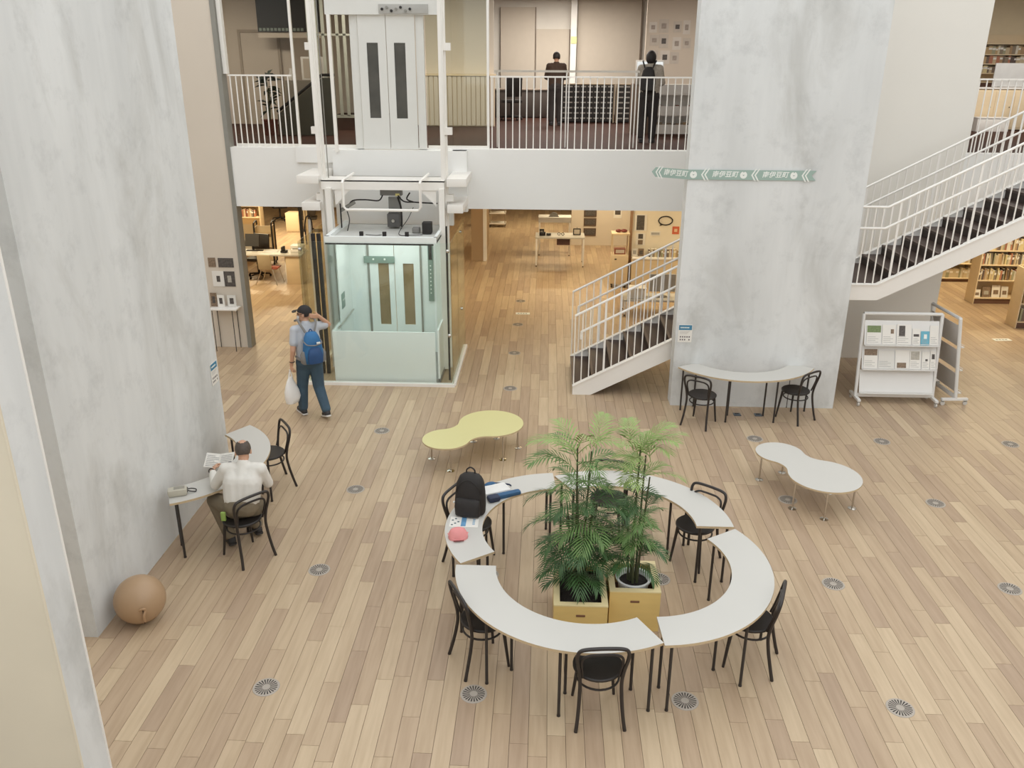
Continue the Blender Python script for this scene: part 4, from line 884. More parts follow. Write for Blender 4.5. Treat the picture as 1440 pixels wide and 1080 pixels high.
def scalp(H, hc, rx, ry, rz, keep, nu=36, nv=28, off=(0, -0.012, 0.025)):
    """part of an ellipsoid shell around the skull; keep(x, y, z) in unit coordinates says which faces stay"""
    mb = MB(); c = hc + H @ Vector(off); vs = []; un = []
    for i in range(nv + 1):
        th = PI * i / nv
        for j in range(nu):
            u = (math.sin(th) * math.cos(2 * PI * j / nu), math.sin(th) * math.sin(2 * PI * j / nu), math.cos(th)); un.append(u); vs.append(c + H @ Vector((rx * u[0], ry * u[1], rz * u[2])))
    fs = []
    for i in range(nv):
        for j in range(nu):
            ids = (i * nu + j, (i + 1) * nu + j, (i + 1) * nu + (j + 1) % nu, i * nu + (j + 1) % nu)
            m_ = [sum(un[k][a] for k in ids) / 4 for a in range(3)]
            if keep(*m_): fs.append(ids)
    # inner shell gives the hair thickness
    n0 = len(vs); vs2 = [c + (v - c) * 0.93 for v in vs]; mb.add(vs + vs2, fs + [tuple(n0 + k for k in reversed(f)) for f in fs]); return mb
HAIRM = mat('dark_hair', (44, 38, 36), 0.6, var=0.2, scale=40); HAIRG = mat('greying_hair', (84, 74, 66), 0.65, var=0.2, scale=40)

# ---- man walking away past the lift
WM = Matrix.Translation((-3.49, 11.71, 0)) @ Rz(math.radians(125 - 90))
W = lambda x, y, z: WM @ Vector((x, y, z))
WD = lambda x, y, z: (WM.to_3x3() @ Vector((x, y, z)))
J = dict(pelvis=W(0, 0, 0.93), chest=W(0, 0.02, 1.24), neck=W(0, 0.03, 1.44), head=W(0, 0.06, 1.585), shL=W(-0.175, 0.02, 1.375), shR=W(0.175, 0.02, 1.385),
         elL=W(-0.24, -0.03, 1.09), wrL=W(-0.265, 0.03, 0.85), elR=W(0.36, 0.06, 1.37), wrR=W(0.19, -0.03, 1.545),
         hipL=W(-0.085, 0.01, 0.87), hipR=W(0.085, -0.01, 0.87), knL=W(-0.10, 0.11, 0.47), knR=W(0.10, -0.04, 0.46), anL=W(-0.115, 0.12, 0.085), anR=W(0.115, -0.26, 0.135), toL=W(-0.125, 0.285, 0.045), toR=W(0.12, -0.13, 0.045))
walker, H, hc = human('person', 'walking man in a pale t-shirt, black cap and jeans, hand behind his head', (-3.49, 11.71, 0), J, math.radians(125 + 52), math.radians(-3), SKIN,
    mat('tshirt_pale', (188, 192, 198), 0.8, var=0.05, scale=10), mat('jeans', (62, 84, 100), 0.8, var=0.16, scale=7), mat('shoe_black', (46, 44, 46), 0.6), mat('sole_white', (216, 212, 206), 0.6), 0.62,
    hands=[(J['wrL'], WD(-0.02, 0.06, -1), WD(0.9, 0.1, 0), 0.75, 1), (J['wrR'], WD(-1, -0.25, 0.2), WD(-0.3, 0.8, 0.2), 0.25, -1)])
attach(scalp(H, hc, 0.085, 0.105, 0.108, lambda x, y, z: (y < 0.25 and z > -0.55 - 0.3 * y and not (y > -0.1 and z < 0.05)) and z < 0.45), 'hair', HAIRM, walker)
CAPM = mat('cap_black', (40, 37, 37), 0.75, var=0.12, scale=20)
attach(scalp(H, hc, 0.092, 0.112, 0.112, lambda x, y, z: z > 0.12), 'cap_crown', CAPM, walker)
mb = MB(); pts = []
for i in range(13):
    a = -1.15 + 2.3 * i / 12; pts.append((0.085 * math.sin(a), 0.075 + 0.0 + 0.03 * math.cos(a)))
outer = [(0.082 * math.sin(-1.15 + 2.3 * i / 12), 0.115 + 0.062 * math.cos(-1.15 + 2.3 * i / 12)) for i in range(13)]
pv = [hc + H @ Vector((x, y, 0.042)) for x, y in pts] + [hc + H @ Vector((x, y, 0.026)) for x, y in outer]
mb.add(pv + [p + H @ Vector((0, 0, 0.008)) for p in pv], [(i, i + 1, 14 + i, 13 + i) for i in range(12)] + [(26 + i, 39 + i, 40 + i, 27 + i) for i in range(12)] + [(13 + i, 14 + i, 40 + i, 39 + i) for i in range(12)] + [(i + 1, i, 26 + i, 27 + i) for i in range(12)])
attach(mb, 'cap_brim', CAPM, walker)
attach(scalp(H, hc, 0.070, 0.080, 0.075, lambda x, y, z: y > 0.30 and z < 0.45, off=(0, 0.028, -0.052)), 'face_mask', mat('mask_white', (228, 226, 222), 0.8), walker)
for q in (-1, 1): attach(MB().tube([hc + H @ Vector((0.03 * q, 0.098, 0.014)), hc + H @ Vector((0.075 * q, 0.06, 0.014)), hc + H @ Vector((0.082 * q, -0.01, 0.012))], 0.003, 5), 'glasses_arm', DARK, walker)
attach(MB().tube([W(-0.255, 0.01, 0.905) + Vector((0.036 * math.cos(a), 0.036 * math.sin(a), 0)) for a in [2 * PI * i / 12 for i in range(12)]], 0.006, 5, closed=True), 'wrist_band', DARK, walker)
# rucksack worn by the walking man
rk = thing('rucksack', 'bright blue rucksack with grey straps worn by the walking man', 'backpack', W(0, -0.20, 0.90), math.radians(35)); bpy.context.view_layer.update()
RB = mat('rucksack_blue', (48, 108, 158), 0.6, var=0.14, scale=9); RBD = mat('rucksack_navy', (38, 74, 120), 0.6, var=0.15, scale=9); RG = mat('rucksack_grey', (130, 128, 126), 0.7, var=0.1, scale=12)
shell([(0.0, 0, 0.0, 0.09, 0.05), (0.02, 0, 0, 0.13, 0.075), (0.14, 0, -0.005, 0.138, 0.085), (0.28, 0, 0, 0.12, 0.08), (0.37, 0, 0.01, 0.10, 0.07), (0.43, 0, 0.02, 0.07, 0.05), (0.445, 0, 0.02, 0.03, 0.02)], 'main_bag', RB, rk, sup=2.5)
shell([(0.01, 0, -0.07, 0.07, 0.02), (0.03, 0, -0.085, 0.10, 0.035), (0.13, 0, -0.09, 0.105, 0.04), (0.22, 0, -0.08, 0.08, 0.03), (0.25, 0, -0.07, 0.05, 0.012)], 'front_pocket', RBD, rk, sup=2.4)
for s_ in (-1, 1):
    shell([(0.01, 0.12 * s_, 0.0, 0.03, 0.04), (0.03, 0.135 * s_, 0.0, 0.035, 0.05), (0.14, 0.14 * s_, 0.0, 0.032, 0.05), (0.19, 0.13 * s_, 0, 0.015, 0.035)], 'side_pocket', RG, rk, sup=2.3)
    MB().tube(smooth_path([(0.06 * s_, 0.055, 0.43), (0.105 * s_, 0.10, 0.535), (0.11 * s_, 0.185, 0.575), (0.115 * s_, 0.29, 0.545)], 6), 0.016, 6).build('shoulder_strap', RG, rk)
    MB().tube(smooth_path([(0.11 * s_, 0.04, 0.33), (0.10 * s_, -0.085, 0.30), (0.0, -0.10, 0.28)], 5), 0.008, 5).build('compression_strap', RG, rk)
MB().rbox((0.05, -0.10, 0.31), (0.05, 0.012, 0.025), 0.003).build('logo_tag', SIGNWHITE, rk); rk.scale = (1.1, 1.1, 1.08)
MB().tube(smooth_path([(-0.03, 0.03, 0.435), (0, 0.035, 0.475), (0.03, 0.03, 0.435)], 5), 0.007, 6).build('grab_loop', RBD, rk)
MB().tube(smooth_path([(-0.13, 0.03, 0.05), (-0.17, 0.12, 0.06), (-0.16, 0.22, 0.06)], 5), 0.02, 6).build('hip_belt', RG, rk)
MB().tube(smooth_path([(0.13, 0.03, 0.05), (0.17, 0.12, 0.06), (0.16, 0.22, 0.06)], 5), 0.02, 6).build('hip_belt', RG, rk)
# plastic bag in his left hand
pb = thing('plastic_bag', 'white plastic shopping bag hanging from the walking man\'s hand', 'bag', W(-0.29, 0.05, 0.24), math.radians(60))
PBM = mat('bag_plastic', (236, 234, 230), 0.35, var=0.03, scale=8, bump=0.3)
shell([(0.0, 0, 0, 0.05, 0.04), (0.02, 0, 0, 0.11, 0.07), (0.10, 0.01, 0, 0.135, 0.085), (0.20, 0, 0, 0.125, 0.075), (0.30, -0.01, 0, 0.09, 0.05), (0.38, -0.01, 0, 0.055, 0.03), (0.42, 0, 0, 0.035, 0.02)], 'bag_body', PBM, pb, sup=2.2)
for s_ in (-1, 1): MB().tube(smooth_path([(0.03 * s_, 0, 0.41), (0.02 * s_, 0, 0.47), (0.0, 0.01 * s_, 0.535)], 5), [0.014 - 0.0007 * i for i in range(11)], 6).build('bag_handle', PBM, pb)

# ---- man reading at the left wall
J = dict(pelvis=(-3.20, 7.83, 0.62), chest=(-3.19, 7.90, 0.86), neck=(-3.185, 7.965, 1.035), head=(-3.195, 8.035, 1.155), shL=(-3.375, 7.945, 0.985), shR=(-3.005, 7.965, 0.985),
         elL=(-3.52, 7.98, 0.775), wrL=(-3.635, 8.21, 0.825), elR=(-2.975, 8.07, 0.765), wrR=(-3.15, 8.29, 0.79),
         hipL=(-3.29, 7.87, 0.565), hipR=(-3.11, 7.93, 0.565), knL=(-3.60, 8.08, 0.535), knR=(-3.29, 8.30, 0.535), anL=(-3.45, 8.03, 0.10), anR=(-3.23, 8.27, 0.10), toL=(-3.53, 8.15, 0.045), toR=(-3.31, 8.39, 0.045))
reader, H, hc = human('person', 'balding seated man in a white shirt reading a newspaper at the left wall', (-3.2, 7.85, 0.47), J, math.radians(108), math.radians(28), SKIN,
    mat('shirt_white', (226, 222, 214), 0.85, var=0.03, scale=8, bump=0.25), mat('khaki_trousers', (126, 114, 94), 0.85, var=0.08, scale=8), mat('shoe_dark', (44, 42, 42), 0.6), mat('sole_dark', (58, 54, 52), 0.6), 1.8,
    hands=[(J['wrL'], (0.05, 0.9, 0.25), (0.5, 0, -0.6), 0.55, -1), (J['wrR'], (-0.8, 0.5, 0.1), (-0.2, -0.3, -0.9), 0.5, 1)], build=1.06, shirt_up=0.26)
attach(scalp(H, hc, 0.084, 0.104, 0.107, lambda x, y, z: z < 0.55 + 0.55 * x * x and z > -0.6 and y < 0.35 and not (y > -0.35 and z < -0.15)), 'hair', HAIRG, reader)
attach(MB().tube([Vector(J['wrL']) + Vector((0.034 * math.cos(a), 0.0, 0.034 * math.sin(a))) - Vector((0, 0.02, 0)) for a in [2 * PI * i / 12 for i in range(12)]], 0.006, 5, closed=True), 'wrist_watch', DARK, reader)
attach(MB().rbox((-3.36, 7.70, 0.55), (0.05, 0.03, 0.10), 0.006), 'green_tag', mat('tag_green', (150, 178, 92), 0.7), reader)
np_ = thing('newspaper', 'folded newspaper held up by the seated man', 'newspaper', (-3.62, 8.38, 0.86), math.radians(8))
NP = mat('newsprint', (214, 210, 202), 0.85, var=0.10, scale=30)
M1 = Matrix.Translation((-0.075, 0.02, 0)) @ Matrix.Rotation(0.35, 4, 'X') @ Matrix.Rotation(0.2, 4, 'Y'); M2 = Matrix.Translation((0.075, 0.02, 0)) @ Matrix.Rotation(0.35, 4, 'X') @ Matrix.Rotation(-0.15, 4, 'Y')
for M_ in (M1, M2): MB().box(-0.08, 0.08, -0.11, 0.11, -0.002, 0.002, M=M_).build('page', NP, np_, 0)
mb = MB()
for k in range(7): mb.box(-0.065, 0.065 if k % 3 else 0.02, -0.09 + 0.026 * k, -0.082 + 0.026 * k, 0.0022, 0.003, M=M1); mb.box(-0.065, 0.06, -0.09 + 0.026 * k, -0.082 + 0.026 * k, 0.0022, 0.003, M=M2)
mb.build('print_lines', mat('print_lines', (150, 148, 144), 0.8), np_, 0)
MB().box(0.03, 0.07, -0.08, -0.04, 0.0022, 0.0032, M=M2).build('print_photo', DARK, np_, 0)

# ---- two people upstairs
def standing(label, x, y, z, ang, hgt, shirtm, trouserm, hairm, bent=0.0, arms='front'):
    M_ = Matrix.Translation((x, y, z)) @ Rz(math.radians(ang - 90)); k = hgt / 1.70; P = lambda a, b, c: M_ @ Vector((a * k, (b + bent * max(0, c - 0.9)) * k, c * k))
    el, wr = ((0.24, 0.06, 1.12), (0.17, 0.27, 1.08)) if arms == 'front' else ((0.25, -0.02, 1.10), (0.24, 0.08, 0.86))
    Jn = dict(pelvis=P(0, 0, 0.93), chest=P(0, 0.02, 1.24), neck=P(0, 0.02, 1.43), head=P(0, 0.04, 1.57), shL=P(-0.175, 0.01, 1.375), shR=P(0.175, 0.01, 1.375), elL=P(-el[0], el[1], el[2]), elR=P(*el), wrL=P(-wr[0], wr[1], wr[2]), wrR=P(*wr),
              hipL=P(-0.085, 0, 0.87), hipR=P(0.085, 0, 0.87), knL=P(-0.10, 0.02, 0.48), knR=P(0.10, 0.02, 0.48), anL=P(-0.10, -0.02, 0.09), anR=P(0.10, -0.02, 0.09), toL=P(-0.12, 0.13, 0.045), toR=P(0.12, 0.13, 0.045))
    D = lambda a, b, c: M_.to_3x3() @ Vector((a, b, c))
    r, H_, hc_ = human('person', label, (x, y, z), Jn, math.radians(ang), math.radians(14), SKIN, shirtm, trouserm, mat('shoe_black', (46, 44, 46), 0.6), mat('sole_dark', (58, 54, 52), 0.6), 1.85,
        hands=[(Jn['wrL'], D(0.2, 1, -0.1) if arms == 'front' else D(0, 0.1, -1), D(0.1, 0, -1) if arms == 'front' else D(1, 0, 0), 0.3, 1), (Jn['wrR'], D(-0.2, 1, -0.1) if arms == 'front' else D(0, 0.1, -1), D(-0.1, 0, -1) if arms == 'front' else D(-1, 0, 0), 0.3, -1)], voxel=0.011)
    return r, H_, hc_, M_
r1, H1, h1, M1_ = standing('person in a brown jacket standing at the counter upstairs, seen from behind', 0.16, 20.9, 3.62, 90, 1.62, mat('brown_jacket', (66, 48, 37), 0.8, var=0.1), mat('dark_trousers', (52, 46, 44), 0.8, var=0.1), HAIRM)
attach(scalp(H1, h1, 0.086, 0.106, 0.105, lambda x, y, z: z > 0.35 or (y < 0.25 and z > -0.6)), 'hair', HAIRM, r1)
r2, H2, h2, M2_ = standing('person with long dark hair and a dark bag standing at the screen upstairs', 1.85, 16.6, 3.62, 80, 1.62, mat('pale_print_top', (176, 166, 152), 0.8, var=0.2, scale=30), mat('dark_skirt', (50, 44, 42), 0.8, var=0.1), HAIRM)
attach(scalp(H2, h2, 0.094, 0.114, 0.125, lambda x, y, z: z > 0.45 or (y < 0.35), off=(0, -0.012, 0.0)), 'hair', HAIRM, r2)
sbag = thing('shoulder_bag', 'dark rucksack on the back of the person at the upstairs screen', 'bag', M2_ @ Vector((-0.02, -0.19, 0.92)), math.radians(-10))
shell([(0, 0, 0, 0.08, 0.05), (0.02, 0, 0, 0.13, 0.08), (0.2, 0, 0, 0.135, 0.085), (0.36, 0, 0.02, 0.10, 0.06), (0.42, 0, 0.03, 0.05, 0.03)], 'bag_body', BPM, sbag)
for s_ in (-1, 1): MB().tube(smooth_path([(0.07 * s_, 0.05, 0.40), (0.11 * s_, 0.11, 0.50), (0.12 * s_, 0.20, 0.52)], 5), 0.015, 6).build('shoulder_strap', BPM, sbag)

# ================================================================== MAGAZINE RACKS
RACKW = mat('rack_white', (226, 224, 220), 0.45, var=0.012); MESHG = mat('rack_grey_panel', (206, 203, 200), 0.6, var=0.04)
def rack(label, loc, rz, w, panel_m):
    """rolling display rack: two wheeled feet, leaning frame, three tilted trays; front faces local -y"""
    t = thing('magazine_rack', label, 'rack', loc, rz, 'rolling magazine racks'); h = w / 2
    tilt = lambda z: -0.02 + 0.18 * (z - 0.08) / 1.34          # y of the leaning frame at height z
    for s_ in (-1, 1):
        ft = MB().rbox((s_ * h, 0.0, 0.10), (0.05, 0.42, 0.04), 0.006).build('foot_bar', RACKW, t)
        for y in (-0.18, 0.18):
            cst = MB().cyl((s_ * h - 0.012, y, 0.035), (s_ * h + 0.012, y, 0.035), 0.035, 14).build('caster', mat('caster_white', (206, 202, 196), 0.5), t)
            MB().rbox((s_ * h, y, 0.07), (0.035, 0.04, 0.03), 0.004).build('caster_fork', GREYTRIM, cst)
        MB().tube([(s_ * h, tilt(0.1), 0.10), (s_ * h, tilt(1.42), 1.42)], 0.027, 8).build('upright', RACKW, t)
    MB().tube([(-h, tilt(1.42), 1.42), (h, tilt(1.42), 1.42)], 0.027, 8).build('top_bar', RACKW, t)
    MB().rbox((0, tilt(0.13), 0.13), (w, 0.03, 0.06), 0.006).build('bottom_bar', RACKW, t)
    for z0, z1 in ((0.94, 1.31), (0.56, 0.92), (0.18, 0.53)):
        ya, yb = tilt(z0) - 0.06, tilt(z1) + 0.01
        MB().add([(-h + 0.03, ya, z0), (h - 0.03, ya, z0), (h - 0.03, yb, z1), (-h + 0.03, yb, z1), (-h + 0.03, ya + 0.01, z0), (h - 0.03, ya + 0.01, z0), (h - 0.03, yb + 0.01, z1), (-h + 0.03, yb + 0.01, z1)],
                 [(0, 1, 2, 3), (7, 6, 5, 4), (0, 4, 5, 1), (2, 6, 7, 3), (0, 3, 7, 4), (1, 5, 6, 2)]).build('display_tray', panel_m, t, 0)
        MB().rbox((0, ya - 0.02, z0 + 0.005), (w - 0.06, 0.05, 0.014), 0.003).build('tray_lip', RACKW, t)
        MB().cyl((-h + 0.03, ya - 0.04, z0 + 0.035), (h - 0.03, ya - 0.04, z0 + 0.035), 0.005, 6).build('retaining_rod', RACKW, t)
    return t
r1k = rack('white rolling magazine rack filled with leaflets beside the concrete wall', (5.56, 12.69, 0), 0, 1.20, RACKW)
r2k = rack('white rolling magazine rack turned edge-on behind the leaflet rack', (6.46, 13.06, 0), math.radians(94), 0.86, MESHG)
tilt = lambda z: -0.02 + 0.18 * (z - 0.08) / 1.34
def leaflet(label, x, tier, w, h, dz, body, pic, picm, pich=(0.0, 0.5)):
    z0, z1 = ((0.94, 1.31), (0.56, 0.92))[tier]; ya, yb = tilt(z0) - 0.06, tilt(z1) + 0.01; sl_ = math.atan2(yb - ya, z1 - z0)
    t = thing('leaflet', label, 'leaflet', (0, 0, 0), 0, 'leaflets on the magazine rack')
    f = dz / (z1 - z0)
    t.matrix_world = Matrix.Translation((5.56 + x, 12.69 + ya + (yb - ya) * f - 0.004, z0 + 0.012 + dz)) @ Matrix.Rotation(-sl_, 4, 'X')
    MB().box(-w / 2, w / 2, -0.004, 0, 0, h).build('sheet', body, t)
    if pic:
        MB().box(-w / 2 + 0.006 + pic[0] * w, -w / 2 - 0.006 + pic[1] * w, -0.0055, -0.004, pich[0] * h + 0.004, pich[1] * h - 0.004).build('picture', picm, t)
    mb = MB()
    for k in range(4): mb.box(-w / 2 + 0.015, -w / 2 + 0.015 + w * (0.55 if k % 2 else 0.75), -0.0052, -0.004, h * (0.12 + 0.09 * k), h * (0.12 + 0.09 * k) + 0.006)
    if not pic or pich[0] > 0.4: mb.build('print_lines', mat('text_grey', (170, 168, 164), 0.6), t)
GRN = mat('print_green', (120, 136, 92), 0.6, var=0.3, scale=40); PDK = mat('print_photo_dark', (86, 80, 76), 0.6, var=0.45, scale=35); PBL = mat('print_cyan', (108, 176, 196), 0.6, var=0.08, scale=20); PBR = mat('print_brown', (132, 112, 92), 0.6, var=0.4, scale=40)
leaflet('white leaflet with a green photo, top tray far left', -0.43, 0, 0.22, 0.30, 0.0, PAPER, (0, 1), GRN, (0.62, 1.0))
leaflet('white text leaflet, top tray second from left', -0.20, 0, 0.20, 0.31, 0.0, PAPER, (0.6, 0.9), PBR, (0.55, 0.8))
leaflet('white magazine with a dark haired portrait, top tray', 0.03, 0, 0.22, 0.32, 0.0, PAPER, (0.12, 0.6), PDK, (0.42, 0.95))
leaflet('white card with a small dark photo, top tray right of the portrait', 0.22, 0, 0.12, 0.26, 0.0, PAPER, (0.1, 0.9), PDK, (0.5, 0.68))
leaflet('light blue booklet on the top tray', 0.355, 0, 0.13, 0.22, 0.0, PBL, (0.3, 0.75), SIGNWHITE, (0.45, 0.8))
leaflet('white text leaflet, top tray far right', 0.49, 0, 0.13, 0.31, 0.0, PAPER, None, None)
leaflet('white leaflet with a landscape photo, middle tray far left', -0.44, 1, 0.21, 0.31, 0.0, PAPER, (0, 1), PBR, (0.66, 1.0))
leaflet('white booklet with brown pictures on the middle tray', 0.05, 1, 0.22, 0.30, 0.0, PAPER, (0.1, 0.8), PBR, (0.05, 0.35))
leaflet('white leaflet with a pale photo, middle tray', 0.25, 1, 0.17, 0.29, 0.0, PAPER, (0.05, 0.9), mat('print_pale', (178, 172, 160), 0.6, var=0.2, scale=30), (0.5, 0.98))
leaflet('narrow white leaflet on the middle tray', 0.41, 1, 0.12, 0.28, 0.0, PAPER, (0.4, 0.8), PDK, (0.45, 0.6))
leaflet('narrow white leaflet with dark blocks, middle tray far right', 0.52, 1, 0.08, 0.29, 0.0, PAPER, (0.2, 0.9), PDK, (0.55, 0.85))
leaflet('white card on the middle tray beside the landscape leaflet', -0.2, 1, 0.24, 0.29, 0.0, mat('card_pale', (220, 217, 210), 0.7, var=0.02), None, None)

# ================================================================== BOOKSHELVES
BOOKC = [(196, 178, 146), (172, 142, 108), (206, 192, 162), (150, 100, 80), (120, 104, 90), (212, 206, 190), (186, 160, 120), (98, 84, 78), (180, 122, 96), (160, 158, 130), (142, 128, 110), (214, 198, 150)]
BOOKM = [mat('book_cloth_%d' % i, c, 0.65, var=0.05, scale=12) for i, c in enumerate(BOOKC)]
def bookcase(label, x0, x1, y0, y1, shelves, htop, back=True, cat='bookshelf', z=0.0, m=OFFWOOD):
    t = thing('bookcase', label, cat, ((x0 + x1) / 2, (y0 + y1) / 2, z), 0); w, d = (x1 - x0) / 2, (y1 - y0) / 2
    for s_ in (-1, 1): MB().rbox((s_ * (w - 0.012), 0, htop / 2), (0.024, 2 * d, htop), 0.003).build('end_panel', m, t)
    for k, sz in enumerate(shelves): MB().rbox((0, 0, sz - 0.012), (2 * w - 0.05, 2 * d - 0.01, 0.024), 0.003).build('shelf', m, t)
    if back: MB().box(-w + 0.024, w - 0.024, d - 0.012, d, 0.06, htop).build('back_panel', m, t)
    MB().box(-w + 0.024, w - 0.024, -d + 0.03, -d + 0.04, 0, shelves[0] - 0.024).build('plinth', mat('plinth_brown', (104, 76, 62), 0.7), t)
    return t
BOOKN = ['tan', 'brown', 'cream', 'rust red', 'grey brown', 'off-white', 'ochre', 'dark brown', 'terracotta', 'olive grey', 'taupe', 'pale yellow']
ORD = ['first', 'second', 'third', 'fourth', 'fifth', 'sixth', 'seventh', 'eighth', 'ninth', 'tenth', 'eleventh', 'twelfth', 'thirteenth', 'fourteenth', 'fifteenth', 'sixteenth', 'seventeenth', 'eighteenth', 'nineteenth', 'twentieth']
def ordinal(i): return ORD[i] if i < 20 else ('%dth' % (i + 1) if (i + 1) % 10 not in (1, 2, 3) else '%d%s' % (i + 1, {1: 'st', 2: 'nd', 3: 'rd'}[(i + 1) % 10]))
def books(x0, x1, y, z, hmin, hmax, place, group, depth=0.16, lean=0.1, step=(0.02, 0.045), pal=None):
    x = x0; k = 0
    while x < x1 - 0.03:
        w = rnd.uniform(*step); h = rnd.uniform(hmin, hmax); c = rnd.choice(pal or list(range(len(BOOKM))))
        noun, where = place
        t = thing('book', '%s %s, %s from the left %s' % (BOOKN[c], noun, ordinal(k), where), 'book', (x + w / 2, y, z), 0, group); k += 1
        MB().box(-w / 2, w / 2, 0, depth, 0, h).build('cover', BOOKM[c], t, 0)
        MB().box(-w / 2 + 0.002, w / 2 - 0.002, 0.004, depth - 0.004, h - 0.001, h + 0.0006).build('page_block', PAPER, t, 0)
        if rnd.random() < 0.5: MB().box(-w / 2 + 0.003, w / 2 - 0.003, -0.002, 0, h * 0.55, h * 0.8).build('spine_label', PAPER, t, 0)
        if rnd.random() < lean: t.rotation_euler = (0, rnd.uniform(-0.12, 0.0), 0); x += 0.02
        x += w + 0.002
B1 = bookcase('pale wooden bookcase packed with books under the stairs, middle one', 9.58, 12.4, 18.73, 19.12, [0.14, 0.54, 0.89, 1.21, 1.55], 1.62)
books(9.62, 11.0, 18.78, 0.54, 0.20, 0.27, ('book', 'on the lower packed shelf under the stairs'), 'books on the lower packed shelf')
books(9.62, 11.0, 18.78, 0.89, 0.20, 0.26, ('book', 'on the second packed shelf under the stairs'), 'books on the second packed shelf')
books(9.75, 11.0, 18.78, 1.21, 0.20, 0.28, ('book', 'on the topmost shelf under the stairs'), 'books on the upper shelf')
for k, (x, w, h, m_, lab) in enumerate([(9.68, 0.15, 0.17, PAPER, 'small white picture book displayed face out at the left'), (9.88, 0.18, 0.24, PBR, 'dark brown picture book displayed face out'), (10.09, 0.18, 0.27, PAPER, 'tall white picture book displayed face out'), (10.28, 0.15, 0.25, mat('card_pale', (220, 217, 210), 0.7), 'pale picture book displayed face out at the right')]):
    t = thing('picture_book', lab, 'book', (x, 18.80, 0.14), 0, 'face-out picture books on the bottom shelf')
    Mt = Matrix.Rotation(-0.2, 4, 'X'); MB().box(-w / 2, w / 2, 0, 0.012, 0, h, M=Mt).build('cover', m_, t, 0); MB().box(-w * 0.3, w * 0.3, -0.002, 0, h * 0.25, h * 0.6, M=Mt).build('cover_picture', PBR if m_ is not PBR else mat('print_pale', (178, 172, 160), 0.6), t, 0)
B2 = bookcase('pale wooden bookcase at the right edge, nearest one', 9.58, 12.4, 16.88, 17.27, [0.14, 0.52, 0.88], 1.22)
books(9.66, 10.3, 16.93, 0.14, 0.20, 0.27, ('book', 'on the nearest bookcase, bottom shelf'), 'books in the nearest bookcase', step=(0.03, 0.06)); books(9.66, 10.3, 16.93, 0.52, 0.20, 0.27, ('book', 'on the nearest bookcase, middle shelf'), 'books in the nearest bookcase, middle')
t = thing('card_stand', 'yellow and dark display cards on top of the nearest bookcase', 'display card', (9.70, 17.0, 1.22))
MB().cbox((-0.02, 0, 0.08), (0.10, 0.02, 0.15), Matrix.Rotation(0.25, 3, 'Y')).build('yellow_card', mat('card_yellow', (224, 208, 74), 0.6), t, 0); MB().cbox((0.09, 0.02, 0.07), (0.12, 0.02, 0.14)).build('dark_card', DARK, t, 0); MB().cbox((0.03, 0, 0.004), (0.26, 0.08, 0.008)).build('stand_base', PAPER, t, 0)
B3 = bookcase('long low bookcase with pale binders against the back, under the stairs', 7.6, 10.45, 20.74, 21.1, [0.10, 0.46, 0.82], 1.2)
books(9.0, 10.4, 20.79, 0.10, 0.20, 0.24, ('binder', 'on the back bookcase, bottom shelf'), 'pale binders on the back bookcase', step=(0.04, 0.09), lean=0, pal=[0, 2, 5, 9])
books(8.9, 10.4, 20.79, 0.46, 0.20, 0.24, ('binder', 'on the back bookcase, middle shelf'), 'pale binders on the back bookcase middle shelf', step=(0.04, 0.09), lean=0, pal=[0, 2, 5, 9])

# ================================================================== GROUND FLOOR: DISPLAYS RIGHT OF THE LIFT
def table(label, x0, x1, y0, y1, h, name='display_table', m=LAMINATE, legm=WMETAL, lw=0.022, z=0.0, cat='table'):
    t = thing(name, label, cat, ((x0 + x1) / 2, (y0 + y1) / 2, z)); w, d = (x1 - x0) / 2, (y1 - y0) / 2
    MB().rbox((0, 0, h - 0.02), (2 * w, 2 * d, 0.04), 0.005).build('tabletop', m, t)
    for sx in (-1, 1):
        for sy in (-1, 1):
            lg = MB().rbox((sx * (w - 0.03), sy * (d - 0.03), (h - 0.04) / 2 + 0.02), (2 * lw, 2 * lw, h - 0.08), 0.003).build('leg', legm, t); MB().cyl((sx * (w - 0.03), sy * (d - 0.03), 0), (sx * (w - 0.03), sy * (d - 0.03), 0.022), 0.014, 8).build('foot', DARK, lg)
    return t
table('white display table with small objects beyond the lift', -0.28, 1.0, 21.76, 22.42, 0.78)
t = thing('drawer_tray', 'dark brown tray hanging under the white display table', 'tray', (0.45, 22.05, 0.55)); MB().rbox((0, 0, 0.08), (0.34, 0.3, 0.16), 0.01).build('tray_body', mat('dark_brown_tray', (88, 62, 56), 0.6), t); MB().rbox((0, 0, 0.17), (0.36, 0.32, 0.02), 0.004).build('tray_rim', DARK, t)
def trinket(label, cat, x, y, z, parts, rz=0, name='display_object'):
    t = thing(name, label, cat, (x, y, z), rz)
    for nm, mb, m in parts: mb.build(nm, m, t)
    return t
trinket('black camera at the left of the display table', 'camera', -0.10, 22.0, 0.78, [('camera_body', MB().rbox((0, 0, 0.045), (0.16, 0.07, 0.09), 0.008), DARK), ('lens', MB().cyl((0, -0.03, 0.045), (0, -0.09, 0.045), 0.035, 14), DARK)], name='camera_body_set')
trinket('small black box behind the camera on the display table', 'box', -0.12, 22.25, 0.78, [('box_body', MB().rbox((0, 0, 0.06), (0.12, 0.05, 0.12), 0.005), DARK), ('box_label', MB().box(-0.03, 0.03, -0.027, -0.025, 0.04, 0.08), GREYTRIM)], name='small_box')
trinket('second black camera on the display table', 'camera', 0.06, 22.0, 0.78, [('camera_body', MB().rbox((0, 0, 0.03), (0.12, 0.06, 0.06), 0.006), DARK), ('lens', MB().cyl((0, -0.02, 0.03), (0, -0.07, 0.03), 0.025, 12), DARK)], name='compact_camera')
